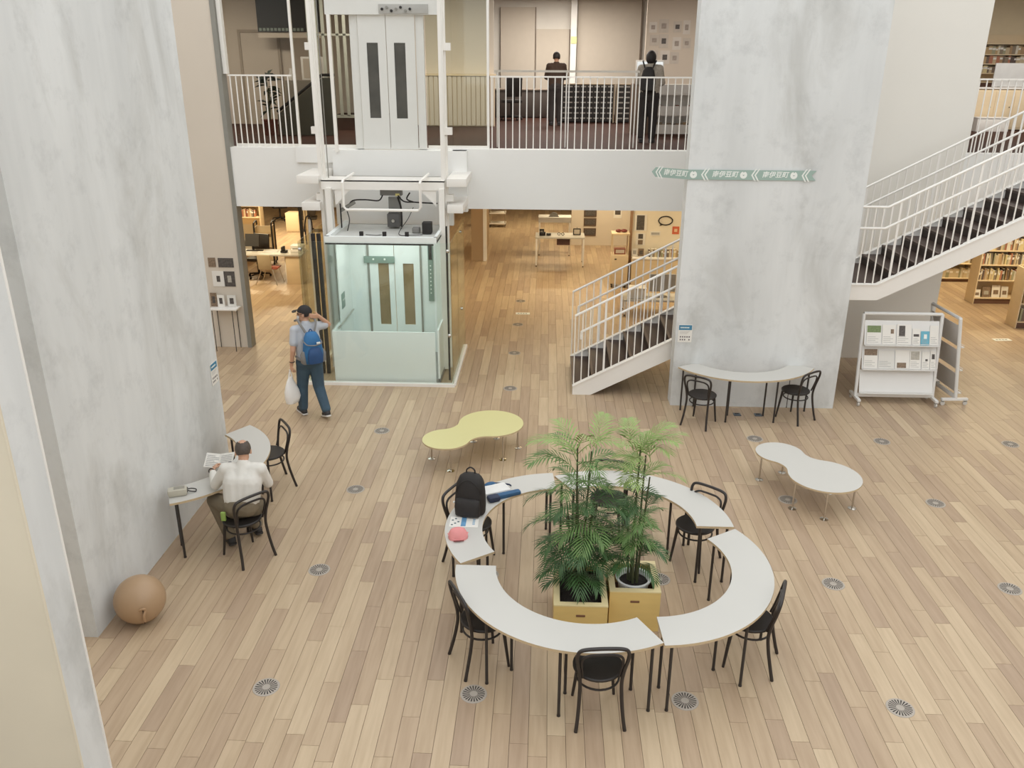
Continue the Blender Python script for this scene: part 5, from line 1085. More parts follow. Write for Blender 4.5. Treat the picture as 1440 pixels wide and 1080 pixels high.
trinket('pair of black eyeglasses on the display table', 'eyeglasses', 0.38, 22.0, 0.78, [('lens_rim', MB().tube([(-0.05 + 0.035 * math.cos(a), 0.01, 0.04 + 0.03 * math.sin(a)) for a in [2 * PI * i / 12 for i in range(12)]], 0.008, 5, closed=True), DARK), ('lens_rim', MB().tube([(0.05 + 0.035 * math.cos(a), 0.01, 0.04 + 0.03 * math.sin(a)) for a in [2 * PI * i / 12 for i in range(12)]], 0.008, 5, closed=True), DARK), ('bridge', MB().cyl((-0.015, 0.01, 0.045), (0.015, 0.01, 0.045), 0.007, 6), DARK)], name='eyeglasses')
trinket('small black framed picture standing on the display table', 'picture', 0.80, 22.1, 0.78, [('frame', MB().rbox((0, 0, 0.09), (0.20, 0.02, 0.17), 0.005), DARK), ('picture', MB().box(-0.075, 0.075, -0.013, -0.0105, 0.03, 0.15), BEIGEW), ('hook', MB().cyl((0, 0, 0.17), (0, 0, 0.21), 0.006, 6), DARK)], name='framed_picture')
gt = table('grey topped table right behind the display table', -0.22, 0.67, 23.1, 23.55, 1.06, m=MESHG); MB().box(-0.445, 0.445, -0.225, -0.205, 0.92, 1.02).build('apron', MESHG, gt)
trinket('grey arched ornament on the grey table behind the display table', 'ornament', 0.2, 23.2, 1.06, [('arch', MB().prism([(0.12 * math.cos(PI * i / 12), 0.12 * math.sin(PI * i / 12)) for i in range(13)], 0, 0.05, M=XZ(0)), GREYB), ('arch_base', MB().box(-0.14, 0.14, -0.01, 0.06, 0, 0.01), DARK)], name='arched_ornament')
for k, zz in enumerate((0.28, 0.57, 0.83)):
    trinket(['dark framed photograph on the partition, lowest of three', 'dark framed photograph on the partition, middle of three', 'dark framed photograph on the partition, top of three'][k], 'picture', 1.26, 24.598, zz, [('frame', MB().box(-0.18, 0.18, -0.02, 0, 0, 0.22), mat('frame_brown', (92, 72, 58), 0.6)), ('photo', MB().box(-0.15, 0.15, -0.024, -0.02, 0.03, 0.19), PDK)], name='framed_photo')
trinket('small dark notice on the partition wall', 'notice', 2.05, 24.598, 0.80, [('sheet', MB().box(-0.12, 0.12, -0.006, 0, 0, 0.30), PAPER), ('dark_photo', MB().box(-0.08, 0.08, -0.009, -0.006, 0.1, 0.27), PDK)], name='wall_notice')
# cart beside the display wall
t = thing('storage_cart', 'pale rolling cabinet with an open shelf beside the stairs', 'cabinet', (1.74, 19.85, 0))
MB().rbox((0, 0, 0.45), (0.40, 0.36, 0.70), 0.006).build('cabinet_body', OFFWOOD, t); MB().rbox((0, -0.183, 0.45), (0.37, 0.012, 0.66), 0.003).build('cabinet_door', OFFWOOD, t); MB().rbox((-0.10, -0.195, 0.70), (0.05, 0.015, 0.02), 0.002).build('door_handle', DARK, t)
for sx in (-1, 1):
    for sy in (-1, 1): MB().box(sx * 0.185 - 0.012, sx * 0.185 + 0.012, sy * 0.165 - 0.012, sy * 0.165 + 0.012, 0.80, 1.26).build('post', OFFWOOD, t); MB().cyl((sx * 0.16 - 0.012, sy * 0.14, 0.05), (sx * 0.16 + 0.012, sy * 0.14, 0.05), 0.05, 12).build('caster', DARK, t)
MB().rbox((0, 0, 1.28), (0.42, 0.38, 0.04), 0.004).build('top_shelf', OFFWOOD, t)
trinket('dark red ornament on top of the rolling cabinet', 'ornament', 1.76, 19.82, 1.30, [('bead', MB().ell((-0.07, 0, 0.04), (0.07, 0.05, 0.04)), mat('dark_red', (112, 48, 44), 0.5)), ('bead', MB().ell((0.06, 0, 0.04), (0.08, 0.05, 0.04)), mat('dark_red', (112, 48, 44), 0.5))], name='red_ornament')
trinket('red framed tray inside the rolling cabinet shelf', 'tray', 1.74, 19.80, 0.80, [('tray_frame', MB().rbox((0, 0, 0.07), (0.26, 0.16, 0.14), 0.01), mat('tray_red', (150, 92, 74), 0.6)), ('tray_inner', MB().box(-0.10, 0.10, -0.084, -0.08, 0.03, 0.11), BEIGEW)], name='red_tray')
# display wall with pictures
t = thing('display_wall', 'white display board with pictures and a book ledge behind the stairs', 'display board', (2.62, 19.9, 0))
BOARD = mat('board_cream', (236, 226, 206), 0.7, var=0.015)
MB().box(-0.60, 1.6, 0, 0.06, 0, 2.4).build('board', BOARD, t); MB().box(-0.66, -0.60, -0.03, 0.09, 0, 2.4).build('board_post', mat('post_brown', (150, 118, 90), 0.6), t)
MB().rbox((0.45, -0.16, 0.73), (2.1, 0.32, 0.035), 0.004).build('ledge', WMETAL, t); MB().box(-0.60, 1.5, -0.30, -0.02, 0.0, 0.71).build('ledge_cabinet', OFFWOOD, t)
def wallpic(label, cx, cz, w, h, m, y=19.9, inner=None, name='wall_poster'):
    ps = [('sheet', MB().box(-w / 2, w / 2, -0.008, 0, -h / 2, h / 2), m)]
    if inner: ps.append(('picture', MB().box(-w / 2 * inner[1], w / 2 * inner[1], -0.011, -0.008, -h / 2 * inner[2], h / 2 * inner[2]), inner[0]))
    return trinket(label, 'poster', cx, y - 0.001, cz, ps, name=name)
wallpic('large portrait poster of a woman with dark hair on the display board', 2.20, 1.52, 0.29, 0.38, PAPER, inner=(PDK, 0.62, 0.9)); wallpic('small portrait card under the large portrait poster', 2.22, 1.20, 0.22, 0.14, PAPER, inner=(PDK, 0.5, 0.8)); wallpic('lower portrait card on the display board', 2.22, 1.06, 0.22, 0.13, PAPER, inner=(PBR, 0.5, 0.8))
wallpic('orange red poster on the display board', 3.03, 1.35, 0.16, 0.18, mat('poster_red', (206, 104, 74), 0.6), inner=(mat('poster_peach', (232, 196, 160), 0.6), 0.45, 0.4)); wallpic('white text card on the display board', 2.56, 1.27, 0.24, 0.10, PAPER, inner=(mat('text_grey', (170, 168, 164), 0.6), 0.8, 0.5))
t = thing('speech_bubble_frame', 'black speech bubble outline frame on the display board', 'frame', (2.78, 19.885, 1.575))
MB().tube([(0.16 * math.cos(a), 0, 0.10 * math.sin(a)) for a in [2 * PI * i / 28 for i in range(28)]], 0.014, 6, closed=True).build('bubble_ring', DARK, t); MB().tube([(-0.11, 0, -0.07), (-0.13, 0, -0.12), (-0.06, 0, -0.09)], 0.010, 6).build('bubble_tail', DARK, t)
for k, (x, w, h, m_) in enumerate([(2.09, 0.13, 0.18, PAPER), (2.24, 0.13, 0.18, PBR)]): wallpic(['pale booklet standing at the left end of the ledge', 'brown booklet standing beside the pale booklet on the ledge'][k], x, 0.75 + h / 2, w, h, m_, y=19.80, inner=(PDK if k else mat('text_grey', (170, 168, 164), 0.6), 0.6, 0.5), name='booklet')
books(2.42, 3.18, 19.72, 0.748, 0.14, 0.20, ('small book', 'on the display board ledge'), 'books on the ledge', depth=0.10, lean=0.2, step=(0.02, 0.05))
# desk behind the stairs
table('white desk standing behind the lower stairs', 1.66, 3.2, 17.3, 17.9, 0.36, name='low_desk', m=LAMINATE)
trinket('white storage box on the desk behind the stairs', 'box', 1.95, 17.55, 0.36, [('box_body', MB().rbox((0, 0, 0.10), (0.36, 0.28, 0.20), 0.01), PAPER), ('box_lid', MB().rbox((0, 0, 0.21), (0.38, 0.30, 0.03), 0.006), WMETAL)], name='storage_box')
trinket('grey monitor back on the desk behind the stairs', 'monitor', 2.48, 17.62, 0.36, [('monitor_back', MB().rbox((0, 0, 0.30), (0.56, 0.05, 0.38), 0.012), mat('monitor_grey', (178, 176, 174), 0.5)), ('monitor_neck', MB().cyl((0, 0.02, 0), (0, 0.02, 0.14), 0.025), GREYTRIM), ('monitor_foot', MB().lathe([(0.12, 0), (0.12, 0.01), (0.03, 0.015)], 20), GREYTRIM)], name='computer_monitor')
# wheeled shelf trolley far in the passage
t = thing('shelf_trolley', 'white wheeled trolley far down the passage', 'trolley', (-1.58, 27.4, 0))
for z in (0.12, 0.45, 0.8): MB().rbox((0, 0, z), (0.52, 0.4, 0.04), 0.004).build('trolley_shelf', WMETAL, t)
for sx in (-1, 1):
    for sy in (-1, 1): MB().cyl((0.24 * sx, 0.18 * sy, 0.08), (0.24 * sx, 0.18 * sy, 1.1), 0.014, 8).build('trolley_post', CHROME, t); MB().cyl((0.24 * sx - 0.012, 0.18 * sy, 0.04), (0.24 * sx + 0.012, 0.18 * sy, 0.04), 0.04, 10).build('caster', DARK, t)

# ================================================================== GROUND FLOOR: OFFICE LEFT OF THE LIFT
t = thing('counter_desk', 'pale L-shaped counter desk in the office left of the lift', 'desk', (-6.6, 19.9, 0))
def lp(mb, name, m, parent=t, loc=(-6.6, 19.9, 0), smooth=40):
    o = mb.build(name, m, parent, smooth); o.matrix_parent_inverse = Matrix.Translation((-loc[0], -loc[1], -loc[2])); return o
lp(MB().rbox((-6.75, 19.86, 0.70), (1.9, 0.62, 0.04), 0.005), 'desktop', LAMINATE); lp(MB().rbox((-8.0, 20.4, 0.70), (0.6, 1.7, 0.04), 0.005), 'desktop_return', LAMINATE)
lp(MB().rbox((-6.02, 19.60, 0.34), (0.36, 0.03, 0.68), 0.004), 'front_panel', OFFWOOD); lp(MB().rbox((-5.845, 19.87, 0.34), (0.03, 0.54, 0.68), 0.004), 'side_panel', OFFWOOD)
lp(MB().cyl((-7.6, 19.65, 0), (-7.6, 19.65, 0.68), 0.02), 'desk_leg', WMETAL); lp(MB().cyl((-6.22, 19.65, 0), (-6.22, 19.65, 0.68), 0.02), 'desk_leg', WMETAL)
trinket('stack of white paper trays on the counter desk', 'paper tray', -5.98, 19.95, 0.72, [('tray', MB().rbox((0, 0, 0.04 + 0.09 * k), (0.30, 0.26, 0.07), 0.006), WMETAL) for k in range(2)], name='paper_tray')
trinket('black telephone on the counter desk', 'telephone', -6.28, 19.80, 0.72, [('phone_base', MB().rbox((0, 0, 0.03), (0.14, 0.16, 0.05), 0.01), DARK), ('handset', MB().rbox((-0.02, 0, 0.10), (0.06, 0.18, 0.10), 0.02), DARK)], name='telephone')
trinket('open white document on the counter desk', 'papers', -6.62, 19.88, 0.72, [('page', MB().box(-0.15, 0.15, -0.1, 0.1, 0, 0.006), mat('paper_bluish', (222, 228, 230), 0.7)), ('page', MB().box(-0.32, -0.16, -0.1, 0.1, 0, 0.004), PAPER)], name='document')
trinket('black computer screen at the left end of the counter desk', 'monitor', -7.12, 20.05, 0.72, [('screen', MB().cbox((0, 0, 0.24), (0.34, 0.03, 0.30), Matrix.Rotation(-0.3, 3, 'X')), DARK), ('screen_stand', MB().cyl((0, 0.02, 0), (0, 0.02, 0.14), 0.03), DARK), ('screen_foot', MB().rbox((0.08, -0.1, 0.01), (0.4, 0.10, 0.02), 0.004), DARK)], name='computer_screen')
def office_chair(label, x, y, rz, backm=None):
    t = thing('office_chair', label, 'chair', (x, y, 0), rz, 'black office chairs')
    for k in range(5):
        a = 2 * PI * k / 5; l_ = MB().tube([(0, 0, 0.10), (0.27 * math.cos(a), 0.27 * math.sin(a), 0.07)], [0.025, 0.016], 8).build('base_leg', DARK, t)
        MB().cyl((0.27 * math.cos(a) - 0.015, 0.27 * math.sin(a), 0.03), (0.27 * math.cos(a) + 0.015, 0.27 * math.sin(a), 0.03), 0.03, 10).build('caster', DARK, l_)
    MB().cyl((0, 0, 0.1), (0, 0, 0.42), 0.028).build('gas_post', DARK, t); MB().rbox((0, 0, 0.46), (0.46, 0.44, 0.08), 0.03).build('seat', BLACKSEAT, t)
    MB().rbox((0, -0.24, 0.80), (0.42, 0.06, 0.46), 0.025, Matrix.Rotation(0.12, 3, 'X')).build('backrest', BLACKSEAT, t); MB().tube([(0, -0.1, 0.42), (0, -0.27, 0.46), (0, -0.28, 0.66)], 0.02, 8).build('back_bracket', DARK, t)
    return t
office_chair('black office chair tucked under the counter desk', -7.1, 20.25, 2.9); office_chair('black office chair at the far back of the office', -8.9, 28.0, 0.5); office_chair('black office chair beside the glass lift screen', -7.35, 26.0, 0.2); office_chair('second black office chair at the far back of the office', -8.35, 28.3, 2.4)
t = thing('visitor_chair', 'beige shell chair with a red seat and metal legs in front of the counter desk', 'chair', (-6.63, 19.58, 0))
MB().rbox((-0.03, -0.16, 0.56), (0.32, 0.03, 0.36), 0.012, Matrix.Rotation(0.14, 3, 'X')).build('backrest', mat('shell_beige', (182, 168, 142), 0.5), t); MB().rbox((0.06, 0.04, 0.40), (0.38, 0.36, 0.03), 0.012).build('seat', mat('seat_red', (170, 92, 72), 0.7), t)
for sx, sy, ex in ((-0.12, -0.12, -0.29), (0.14, -0.14, 0.24), (0.2, 0.16, 0.29), (-0.1, 0.18, -0.24)): MB().cyl((sx, sy, 0.39), (ex, sy * 1.3, 0), 0.011, 8).build('leg', CHROME, t)
t = thing('book_truck', 'pale book truck with black tube frame in the office', 'book truck', (-7.32, 21.6, 0), 0.15)
for sx in (-1, 1): MB().tube(smooth_path([(0.22 * sx, -0.22, 0.06), (0.22 * sx, -0.22, 1.0), (0.22 * sx, -0.15, 1.12), (0.22 * sx, 0.15, 1.12), (0.22 * sx, 0.22, 1.0), (0.22 * sx, 0.22, 0.06)], 4), 0.022, 8).build('tube_frame', DARK, t)
MB().box(-0.22, 0.22, -0.02, 0.0, 0.12, 1.02).build('centre_panel', OFFWOOD, t)
for z in (0.14, 0.5, 0.85): MB().rbox((0, 0, z), (0.42, 0.38, 0.025), 0.003).build('truck_shelf', OFFWOOD, t)
for sx in (-1, 1): MB().box(0.2 * sx - 0.01, 0.2 * sx + 0.01, -0.2, 0.2, 0.12, 1.02).build('end_board', OFFWOOD, t)
for sx in (-1, 1):
    for sy in (-1, 1): MB().cyl((0.2 * sx - 0.014, 0.18 * sy, 0.045), (0.2 * sx + 0.014, 0.18 * sy, 0.045), 0.045, 10).build('caster', DARK, t)
bookcase('pale bookcase with books at the back of the office', -10.4, -8.9, 26.0, 26.35, [0.10, 0.45, 0.80], 1.15); books(-9.75, -9.05, 26.05, 0.45, 0.2, 0.27, ('book', 'in the office bookcase'), 'office books')
t = thing('slanted_display', 'pale slanted display shelf in the office left of the lift', 'shelf', (-7.95, 22.2, 0))
MB().prism([(-0.3, 0), (0.35, 0), (0.35, 0.62), (-0.3, 1.0)], 0, 0.5, M=YZ(-0.25)).build('display_body', OFFWOOD, t, 0); MB().box(-0.30, 0.30, -0.32, -0.30, 0.25, 0.62).build('display_front', PAPER, t)
t = thing('low_cabinet', 'pale low cabinet at the far end of the office', 'cabinet', (-7.9, 26.2, 0)); MB().rbox((0, 0, 0.3), (0.42, 0.4, 0.58), 0.005).build('cabinet_body', OFFWOOD, t); MB().rbox((0, -0.205, 0.3), (0.38, 0.012, 0.52), 0.003).build('cabinet_door', OFFWOOD, t)
t = thing('partition_posts', 'pale glazed partition with slim dark posts beside the lift glass', 'partition', (-6.15, 21.2, 0))
for x, m_ in ((-0.10, DARK), (-0.06, DARK), (0.02, OFFWOOD), (0.08, OFFWOOD)): MB().box(x - 0.012, x + 0.025, -0.02, 0.02, 0, 2.6).build('post', m_, t)
MB().rbox((0.0, 0, 0.05), (0.30, 0.08, 0.10), 0.004).build('base_rail', OFFWOOD, t)
t = thing('white_pipe_stand', 'white pole with black looped cable beside the lift', 'pole', (-4.30, 15.2, 0)); MB().cyl((0, 0, 0), (0, 0, 2.35), 0.035, 12).build('pole', WMETAL, t); MB().tube(smooth_path([(0.03, -0.04, 1.8), (0.05, -0.05, 2.3), (-0.02, -0.05, 2.42), (-0.08, -0.05, 2.25), (-0.07, -0.05, 1.9)], 6), 0.012, 6).build('cable_loop', DARK, t)
# photo corner on the white wall panel
for k, (cx, cz, w, h, m_, lab) in enumerate([(-6.055, 1.615, 0.135, 0.17, PBR, 'small brown photo on the white wall panel, top left'), (-5.80, 1.61, 0.28, 0.17, PDK, 'wide dark photo on the white wall panel, top right'), (-5.97, 1.31, 0.22, 0.28, PAPER, 'white text sheet on the white wall panel'), (-5.765, 1.31, 0.20, 0.28, PDK, 'dark portrait photo on the white wall panel')]):
    wallpic(lab, cx, cz, w, h, m_, y=14.849, inner=(mat('print_pale', (178, 172, 160), 0.6), 0.35, 0.45) if k == 3 else ((PDK, 0.3, 0.4) if k == 2 else None), name='wall_photo')
t = thing('narrow_shelf', 'narrow white console shelf on dark thin legs at the white wall panel', 'shelf', (-5.86, 14.70, 0)); MB().rbox((0, 0, 0.80), (0.52, 0.28, 0.025), 0.004).build('shelf_top', WMETAL, t)
for x in (-0.2, 0.17):
    for y in (-0.12, 0.12): MB().cyl((x, y, 0), (x, y, 0.79), 0.007, 6).build('leg', LEGMETAL, t)
for k, (cx, w, h, m_, lab) in enumerate([(-6.06, 0.12, 0.26, PBR, 'brown booklet at the left of the console shelf'), (-5.93, 0.13, 0.22, PAPER, 'white booklet with dark drawing on the console shelf'), (-5.73, 0.16, 0.22, mat('card_pale', (220, 217, 210), 0.7), 'pale photo book at the right of the console shelf')]):
    wallpic(lab, cx, 0.815 + h / 2, w, h, m_, y=14.74, inner=(PDK, 0.45, 0.5), name='booklet')

# ================================================================== UPPER FLOOR FURNISHINGS
DIMB = mat('upper_panel_beige', (200, 189, 174), 0.7, var=0.02)
for k, (x0, x1, z0, z1, lab) in enumerate([(-1.36, -0.40, 3.62, 6.40, 'tall beige sliding panel upstairs, leftmost'), (-0.38, 0.54, 3.62, 5.85, 'lower beige panel upstairs beside the white post'), (0.75, 2.48, 3.62, 6.74, 'wide beige panel upstairs beside the poster wall')]):
    t = thing('wall_panel', lab, 'panel', ((x0 + x1) / 2, 25.1, z0), 0, 'beige wall panels upstairs'); h = z1 - z0; w = (x1 - x0) / 2
    MB().box(-w, w, 0, 0.06, 0.02, h).build('panel_sheet', DIMB, t); MB().box(w - 0.012, w + 0.012, -0.015, 0.02, 0.02, h).build('panel_edge', mat('panel_edge', (120, 104, 90), 0.6), t)
t = thing('white_post', 'white post with a yellow green sign between the upstairs panels', 'post', (0.64, 24.95, 3.62)); MB().box(-0.08, 0.08, -0.06, 0.06, 0, 3.1).build('post_shaft', WMETAL, t); MB().box(-0.07, 0.09, -0.075, -0.06, 1.86, 2.04).build('sign', mat('sign_yellowgreen', (222, 222, 160), 0.6), t)
t = thing('dark_counter', 'low dark counter along the upstairs back wall', 'counter', (-0.65, 23.7, 3.62)); MB().rbox((0, 0, 0.36), (1.75, 0.45, 0.68), 0.006).build('counter_body', mat('counter_dark', (82, 72, 66), 0.6), t); MB().rbox((0, 0, 0.71), (1.78, 0.48, 0.03), 0.004).build('counter_top', mat('counter_top', (150, 136, 122), 0.5), t)
office_chair('dark office chair behind the upper floor railing', -0.95, 22.6, 0.3).location.z = 3.62
def locker(label, x0, x1, y, z0, z1, cols, rows):
    t = thing('pigeonhole_cabinet', label, 'cabinet', ((x0 + x1) / 2, y, z0)); w = (x1 - x0) / 2; h = z1 - z0; DK = mat('drawer_dark', (48, 44, 42), 0.6); FR = mat('cabinet_frame', (150, 134, 112), 0.6)
    MB().box(-w, w, 0, 0.35, 0, h).build('cabinet_body', DK, t); MB().box(-w - 0.03, -w, -0.02, 0.36, -0.02, h + 0.02).build('side_board', FR, t); MB().box(w, w + 0.03, -0.02, 0.36, -0.02, h + 0.02).build('side_board', FR, t); MB().box(-w, w, -0.02, 0.36, h, h + 0.025).build('top_board', FR, t)
    me = MB().rbox((0, 0, 0), (2 * w / cols - 0.02, 0.012, h / rows - 0.03), 0.002).mesh('drawer_front', DK); lb = MB().box(-w / cols + 0.02, w / cols - 0.02, -0.012, -0.008, -0.012, 0.016).mesh('drawer_label', mat('drawer_label', (158, 152, 144), 0.6))
    for c_ in range(cols):
        for r_ in range(rows):
            d_ = mesh_obj(me, 'drawer_front', (-w + (c_ + 0.5) * 2 * w / cols, -0.008, (r_ + 0.5) * h / rows), t); mesh_obj(lb, 'drawer_label', (0, 0, 0.02), d_)
locker('dark pigeonhole cabinet with many labelled drawers behind the upper railing, wider left one', 0.27, 1.58, 21.9, 3.64, 4.50, 8, 7); locker('dark pigeonhole cabinet with labelled drawers, narrow right one', 1.68, 2.15, 21.9, 3.64, 4.50, 3, 7)
bookcase('white low bookcase with magazines beside the person at the screen upstairs', 2.14, 3.0, 18.0, 18.35, [0.08, 0.42, 0.82], 1.0, z=3.62, m=WMETAL)
wb = bpy.data.objects['bookcase.004'] if 'bookcase.004' in bpy.data.objects else None
if wb:
    for z_ in (0.14, 0.50, 0.91): MB().box(-0.43, 0.43, -0.185, -0.170, z_ - 0.09, z_ + 0.09).build('front_apron', WMETAL, wb)
books(2.2, 2.95, 18.04, 3.62 + 0.42, 0.15, 0.2, ('magazine', 'on the upper white shelf upstairs'), 'upstairs magazines', step=(0.05, 0.12), lean=0, pal=[3, 4, 7, 8, 1]); books(2.2, 2.95, 18.04, 3.62 + 0.08, 0.15, 0.2, ('magazine', 'on the lower white shelf upstairs'), 'upstairs magazines lower', step=(0.05, 0.12), lean=0, pal=[4, 7, 10, 1])
t = thing('kiosk_screen', 'white computer screen used by the person upstairs', 'monitor', (2.06, 18.6, 3.62)); MB().rbox((0, 0, 1.28), (0.58, 0.05, 0.34), 0.008).build('screen_case', WMETAL, t); MB().box(-0.26, 0.26, -0.03, -0.026, 1.14, 1.42).build('screen_face', mat('screen_pale', (226, 232, 234), 0.4), t); MATS['screen_pale'].node_tree.nodes['Principled BSDF'].inputs['Emission Color'].default_value = (0.85, 0.92, 0.95, 1); MATS['screen_pale'].node_tree.nodes['Principled BSDF'].inputs['Emission Strength'].default_value = 0.35; MB().cyl((0, 0.02, 1.0), (0, 0.02, 1.15), 0.03).build('screen_neck', WMETAL, t); MB().rbox((0, 0.05, 0.5), (0.7, 0.3, 1.0), 0.01).build('kiosk_desk', mat('kiosk_desk', (120, 100, 84), 0.6), t)
t = thing('poster_wall', 'beige upstairs wall section behind the posters', 'wall panel', (3.3, 22.2, 3.62)); MB().box(-0.98, 1.0, 0, 0.1, 0, 3.1).build('wall_sheet', BROWNW, t)
rp = random.Random(4)
for k in range(11):
    cx = 2.50 + 0.27 * (k % 4) + rp.uniform(-0.04, 0.04); cz = 5.85 - 0.36 * (k // 4) + rp.uniform(-0.05, 0.05); w = rp.uniform(0.15, 0.24); h = rp.uniform(0.22, 0.32)
    wallpic('pinned paper sheet on the upstairs poster wall, %s row %s' % (['top', 'middle', 'lower'][k // 4], ['far left', 'second', 'third', 'far right'][k % 4]), cx, cz, w, h, mat('sheet_grey', (196, 186, 174), 0.7, var=0.06, scale=8) if k % 3 else mat('sheet_pale', (210, 202, 192), 0.7, var=0.05), y=22.2, inner=(PDK if k in (2, 5, 9) else mat('sheet_print', (160, 148, 138), 0.7, var=0.2, scale=20), 0.5, 0.4), name='pinned_sheet')
# slatted counter behind the lift glass
t = thing('slatted_counter', 'pale counter with vertical slats right of the upper lift doors', 'counter', (-2.1, 20.3, 3.62))
MB().box(-0.85, 0.85, 0.03, 0.28, 0, 1.10).build('counter_body', OFFWOOD, t); MB().box(-0.88, 0.88, -0.02, 0.3, 1.10, 1.14).build('counter_top', OFFWOOD, t)
sm = MB().box(-0.045, 0.045, 0, 0.03, 0.02, 1.10).mesh('slat', BEIGEW, 0)
for k in range(16): mesh_obj(sm, 'slat', (-0.80 + 0.107 * k, 0, 0), t)
# left lobby: board sign, door, plant, picture
t = thing('black_sign_board', 'black sign board with a strip of pale lettering high on the upper left', 'sign', (-6.05, 20.1, 5.5)); MB().box(-0.45, 0.95, 0, 0.04, 0.12, 1.2).build('board', DARK, t); MB().box(-0.45, 0.95, -0.01, 0.04, 0.0, 0.10).build('shelf_edge', BROWNW, t)
mb = MB()
for k in range(12): mb.box(-0.42 + 0.085 * k, -0.36 + 0.085 * k, -0.006, 0, 0.14, 0.20)
o = mb.build('lettering', mat('sign_ink', (130, 140, 130), 0.6), t); o['kind'] = 'stuff'
d2 = tag(bpy.data.objects.new('door_2', None), 'dim beige door in the upper left lobby', 'door', kind='structure'); COL.objects.link(d2); d2.location = (-6.65, 20.58, 3.62)
MB().box(-0.42, 0.42, -0.02, 0.02, 0, 2.0).build('door_leaf', BROWNW, d2); MB().box(-0.48, -0.42, -0.04, 0.02, 0, 2.06).box(0.42, 0.48, -0.04, 0.02, 0, 2.06).box(-0.42, 0.42, -0.04, 0.02, 2.0, 2.06).build('door_frame', mat('door_frame_dim', (168, 154, 136), 0.6), d2); MB().cyl((0.34, -0.06, 1.0), (0.34, -0.02, 1.0), 0.02).build('door_handle', CHROME, d2)
t = thing('potted_plant', 'dark leafy potted plant behind the short upper railing', 'plant', (-5.62, 17.6, 3.62)); MB().lathe([(0.12, 0), (0.16, 0.28), (0.17, 0.3), (0.15, 0.3), (0.14, 0.26), (0.0, 0.26)], 20, close=False).build('pot', mat('terracotta_dark', (122, 66, 54), 0.7), t)
MB().cyl((0, 0, 0.25), (0.03, 0, 0.9), 0.02).build('stem', CANE, t); rl = random.Random(5)
for k in range(46):
    a = rl.random() * 6.28; z = 0.45 + 0.7 * rl.random(); L_ = rl.uniform(0.22, 0.36); e = rl.uniform(-0.2, 0.8); d_ = Vector((math.cos(a) * math.cos(e), math.sin(a) * math.cos(e), math.sin(e))); s_ = Vector((-math.sin(a), math.cos(a), 0)) * 0.042; p = Vector((0.015, 0, z))
    MB().add([p, p + d_ * L_ * 0.5 + s_, p + d_ * L_ + Vector((0, 0, -0.08)), p + d_ * L_ * 0.5 - s_], [(0, 1, 2), (0, 2, 3)]).build('leaf', mat('dark_leaf', (52, 60, 44), 0.5, var=0.2), t, 0)
t = thing('side_stand', 'pale stand with a framed picture and white vase in the upper left lobby', 'stand', (-5.35, 19.6, 3.62)); MB().rbox((0, 0, 0.5), (0.9, 0.3, 1.0), 0.01).build('stand_body', mat('stand_grey', (128, 120, 108), 0.7), t); MB().rbox((0.15, 0, 1.25), (0.50, 0.03, 0.48), 0.006).build('picture_frame', WMETAL, t); MB().box(-0.05, 0.35, -0.022, -0.018, 1.05, 1.45).build('picture', BROWNW, t); MB().lathe([(0.05, 1.0), (0.08, 1.08), (0.05, 1.2), (0.06, 1.25)], 14, (-0.32, 0, 0)).build('vase', PAPER, t)
t = thing('back_stair_rail', 'dark stair balustrade seen through the glass left of the lift doors', 'balustrade', (-4.75, 17.6, 3.62)); MB().tube([(-0.7, 0, 0.45), (0.25, 0, 1.15), (0.5, 0, 1.15)], 0.03, 8).build('hand_rail', DARK, t); MB().prism([(-0.7, 0), (0.5, 0), (0.5, 1.1), (0.25, 1.1), (-0.7, 0.4)], 0, 0.02, M=XZ(0)).build('glass_infill', mat('dark_infill', (96, 94, 84), 0.3), t, 0)
SLATD = mat('lobby_slat', (186, 188, 176), 0.5); t = thing('slat_screen', 'grey vertical slat screen seen through the glass left of the lift doors', 'screen', (-4.55, 18.9, 3.62)); sm = MB().box(-0.03, 0.03, 0, 0.05, 0.3, 2.9).mesh('slat', SLATD, 0)
for k in range(9): mesh_obj(sm, 'slat', (-0.5 + 0.15 * k, 0, 0), t)
MB().box(-0.56, 0.76, 0.0, 0.04, 0.26, 0.32).box(-0.56, 0.76, 0, 0.04, 1.9, 1.94).build('slat_rail', SLATD, t)
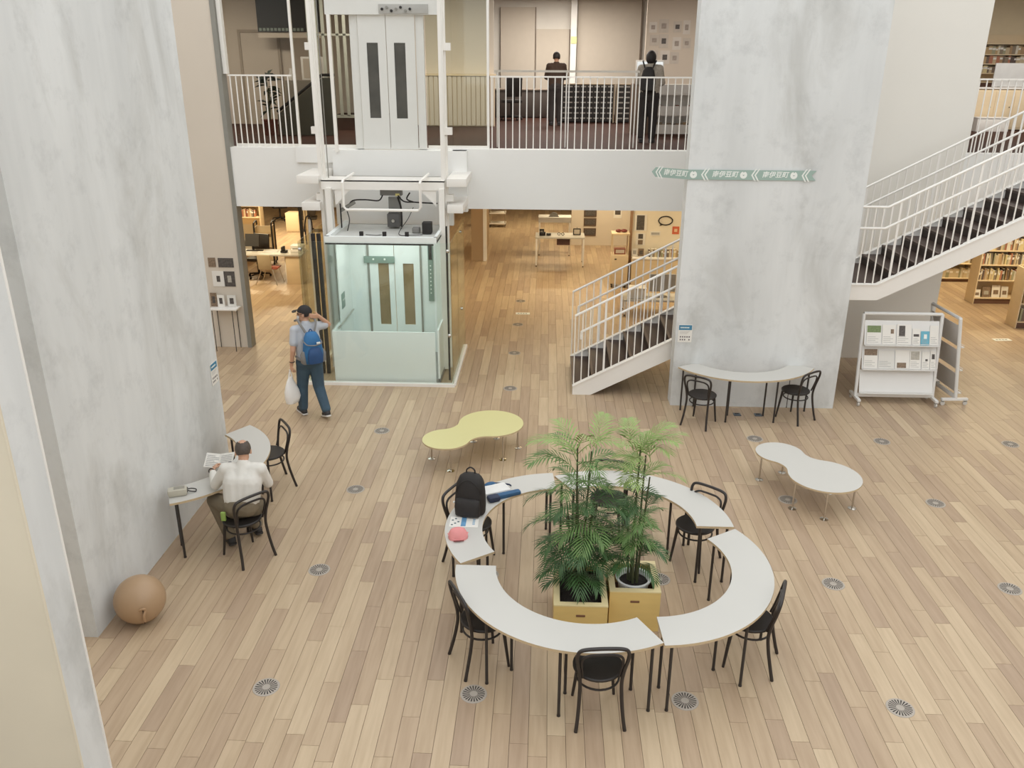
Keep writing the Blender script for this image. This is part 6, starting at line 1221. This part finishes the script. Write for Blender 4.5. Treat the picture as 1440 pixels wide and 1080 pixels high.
# right wing upstairs
bookcase('cream bookcase with books in the upper right corner', 9.9, 11.4, 22.0, 22.35, [1.0, 1.20, 1.41, 1.62, 1.86], 2.06, z=3.62)
books(9.95, 11.3, 22.05, 3.62 + 1.62, 0.14, 0.19, ('book', 'on the upper right corner top shelf'), 'upper right books, top', step=(0.04, 0.09), lean=0); books(9.95, 11.3, 22.05, 3.62 + 1.41, 0.14, 0.18, ('book', 'on the upper right corner second shelf'), 'upper right books, second', step=(0.04, 0.09), lean=0); books(9.95, 11.3, 22.05, 3.62 + 1.20, 0.13, 0.17, ('book', 'on the upper right corner third shelf'), 'upper right books, third', step=(0.04, 0.09), lean=0)
t = thing('cream_cabinet', 'cream cabinets with doors on the upper floor at the right edge', 'cabinet', (10.4, 20.6, 3.62)); MB().rbox((0, 0, 0.45), (1.7, 0.5, 0.86), 0.006).build('cabinet_body', OFFWOOD, t)
for k in range(4): dd = MB().rbox((-0.63 + 0.42 * k, -0.255, 0.45), (0.40, 0.012, 0.78), 0.003).build('cabinet_door', OFFWOOD, t); MB().cyl((-0.50 + 0.42 * k, -0.27, 0.5), (-0.50 + 0.42 * k, -0.26, 0.5), 0.012, 8).build('knob', DARK, dd)
MB().rbox((-0.95, 0.0, 0.5), (0.12, 0.5, 1.0), 0.004).build('brown_side', mat('side_brown', (132, 102, 72), 0.6), t); MB().rbox((0, 0, 0.90), (1.75, 0.54, 0.03), 0.004).build('cabinet_top', WMETAL, t)
t = thing('white_screen_panel', 'white desk screen panel on the cream cabinets upstairs', 'panel', (10.42, 20.5, 4.535)); MB().rbox((0, 0, 0.26), (1.0, 0.03, 0.50), 0.006).build('panel_sheet', mat('screen_panel_grey', (196, 196, 194), 0.5), t); MB().rbox((-0.35, 0, 0.01), (0.06, 0.2, 0.02), 0.003).build('panel_foot', GREYTRIM, t); MB().rbox((0.35, 0, 0.01), (0.06, 0.2, 0.02), 0.003).build('panel_foot', GREYTRIM, t)
t = thing('low_white_box', 'low white box under the cream cabinets upstairs', 'box', (9.85, 20.1, 3.62)); MB().rbox((0, 0, 0.14), (0.7, 0.3, 0.28), 0.006).build('box_body', WMETAL, t); MB().rbox((0, 0, 0.29), (0.72, 0.32, 0.02), 0.004).build('box_lid', WMETAL, t)
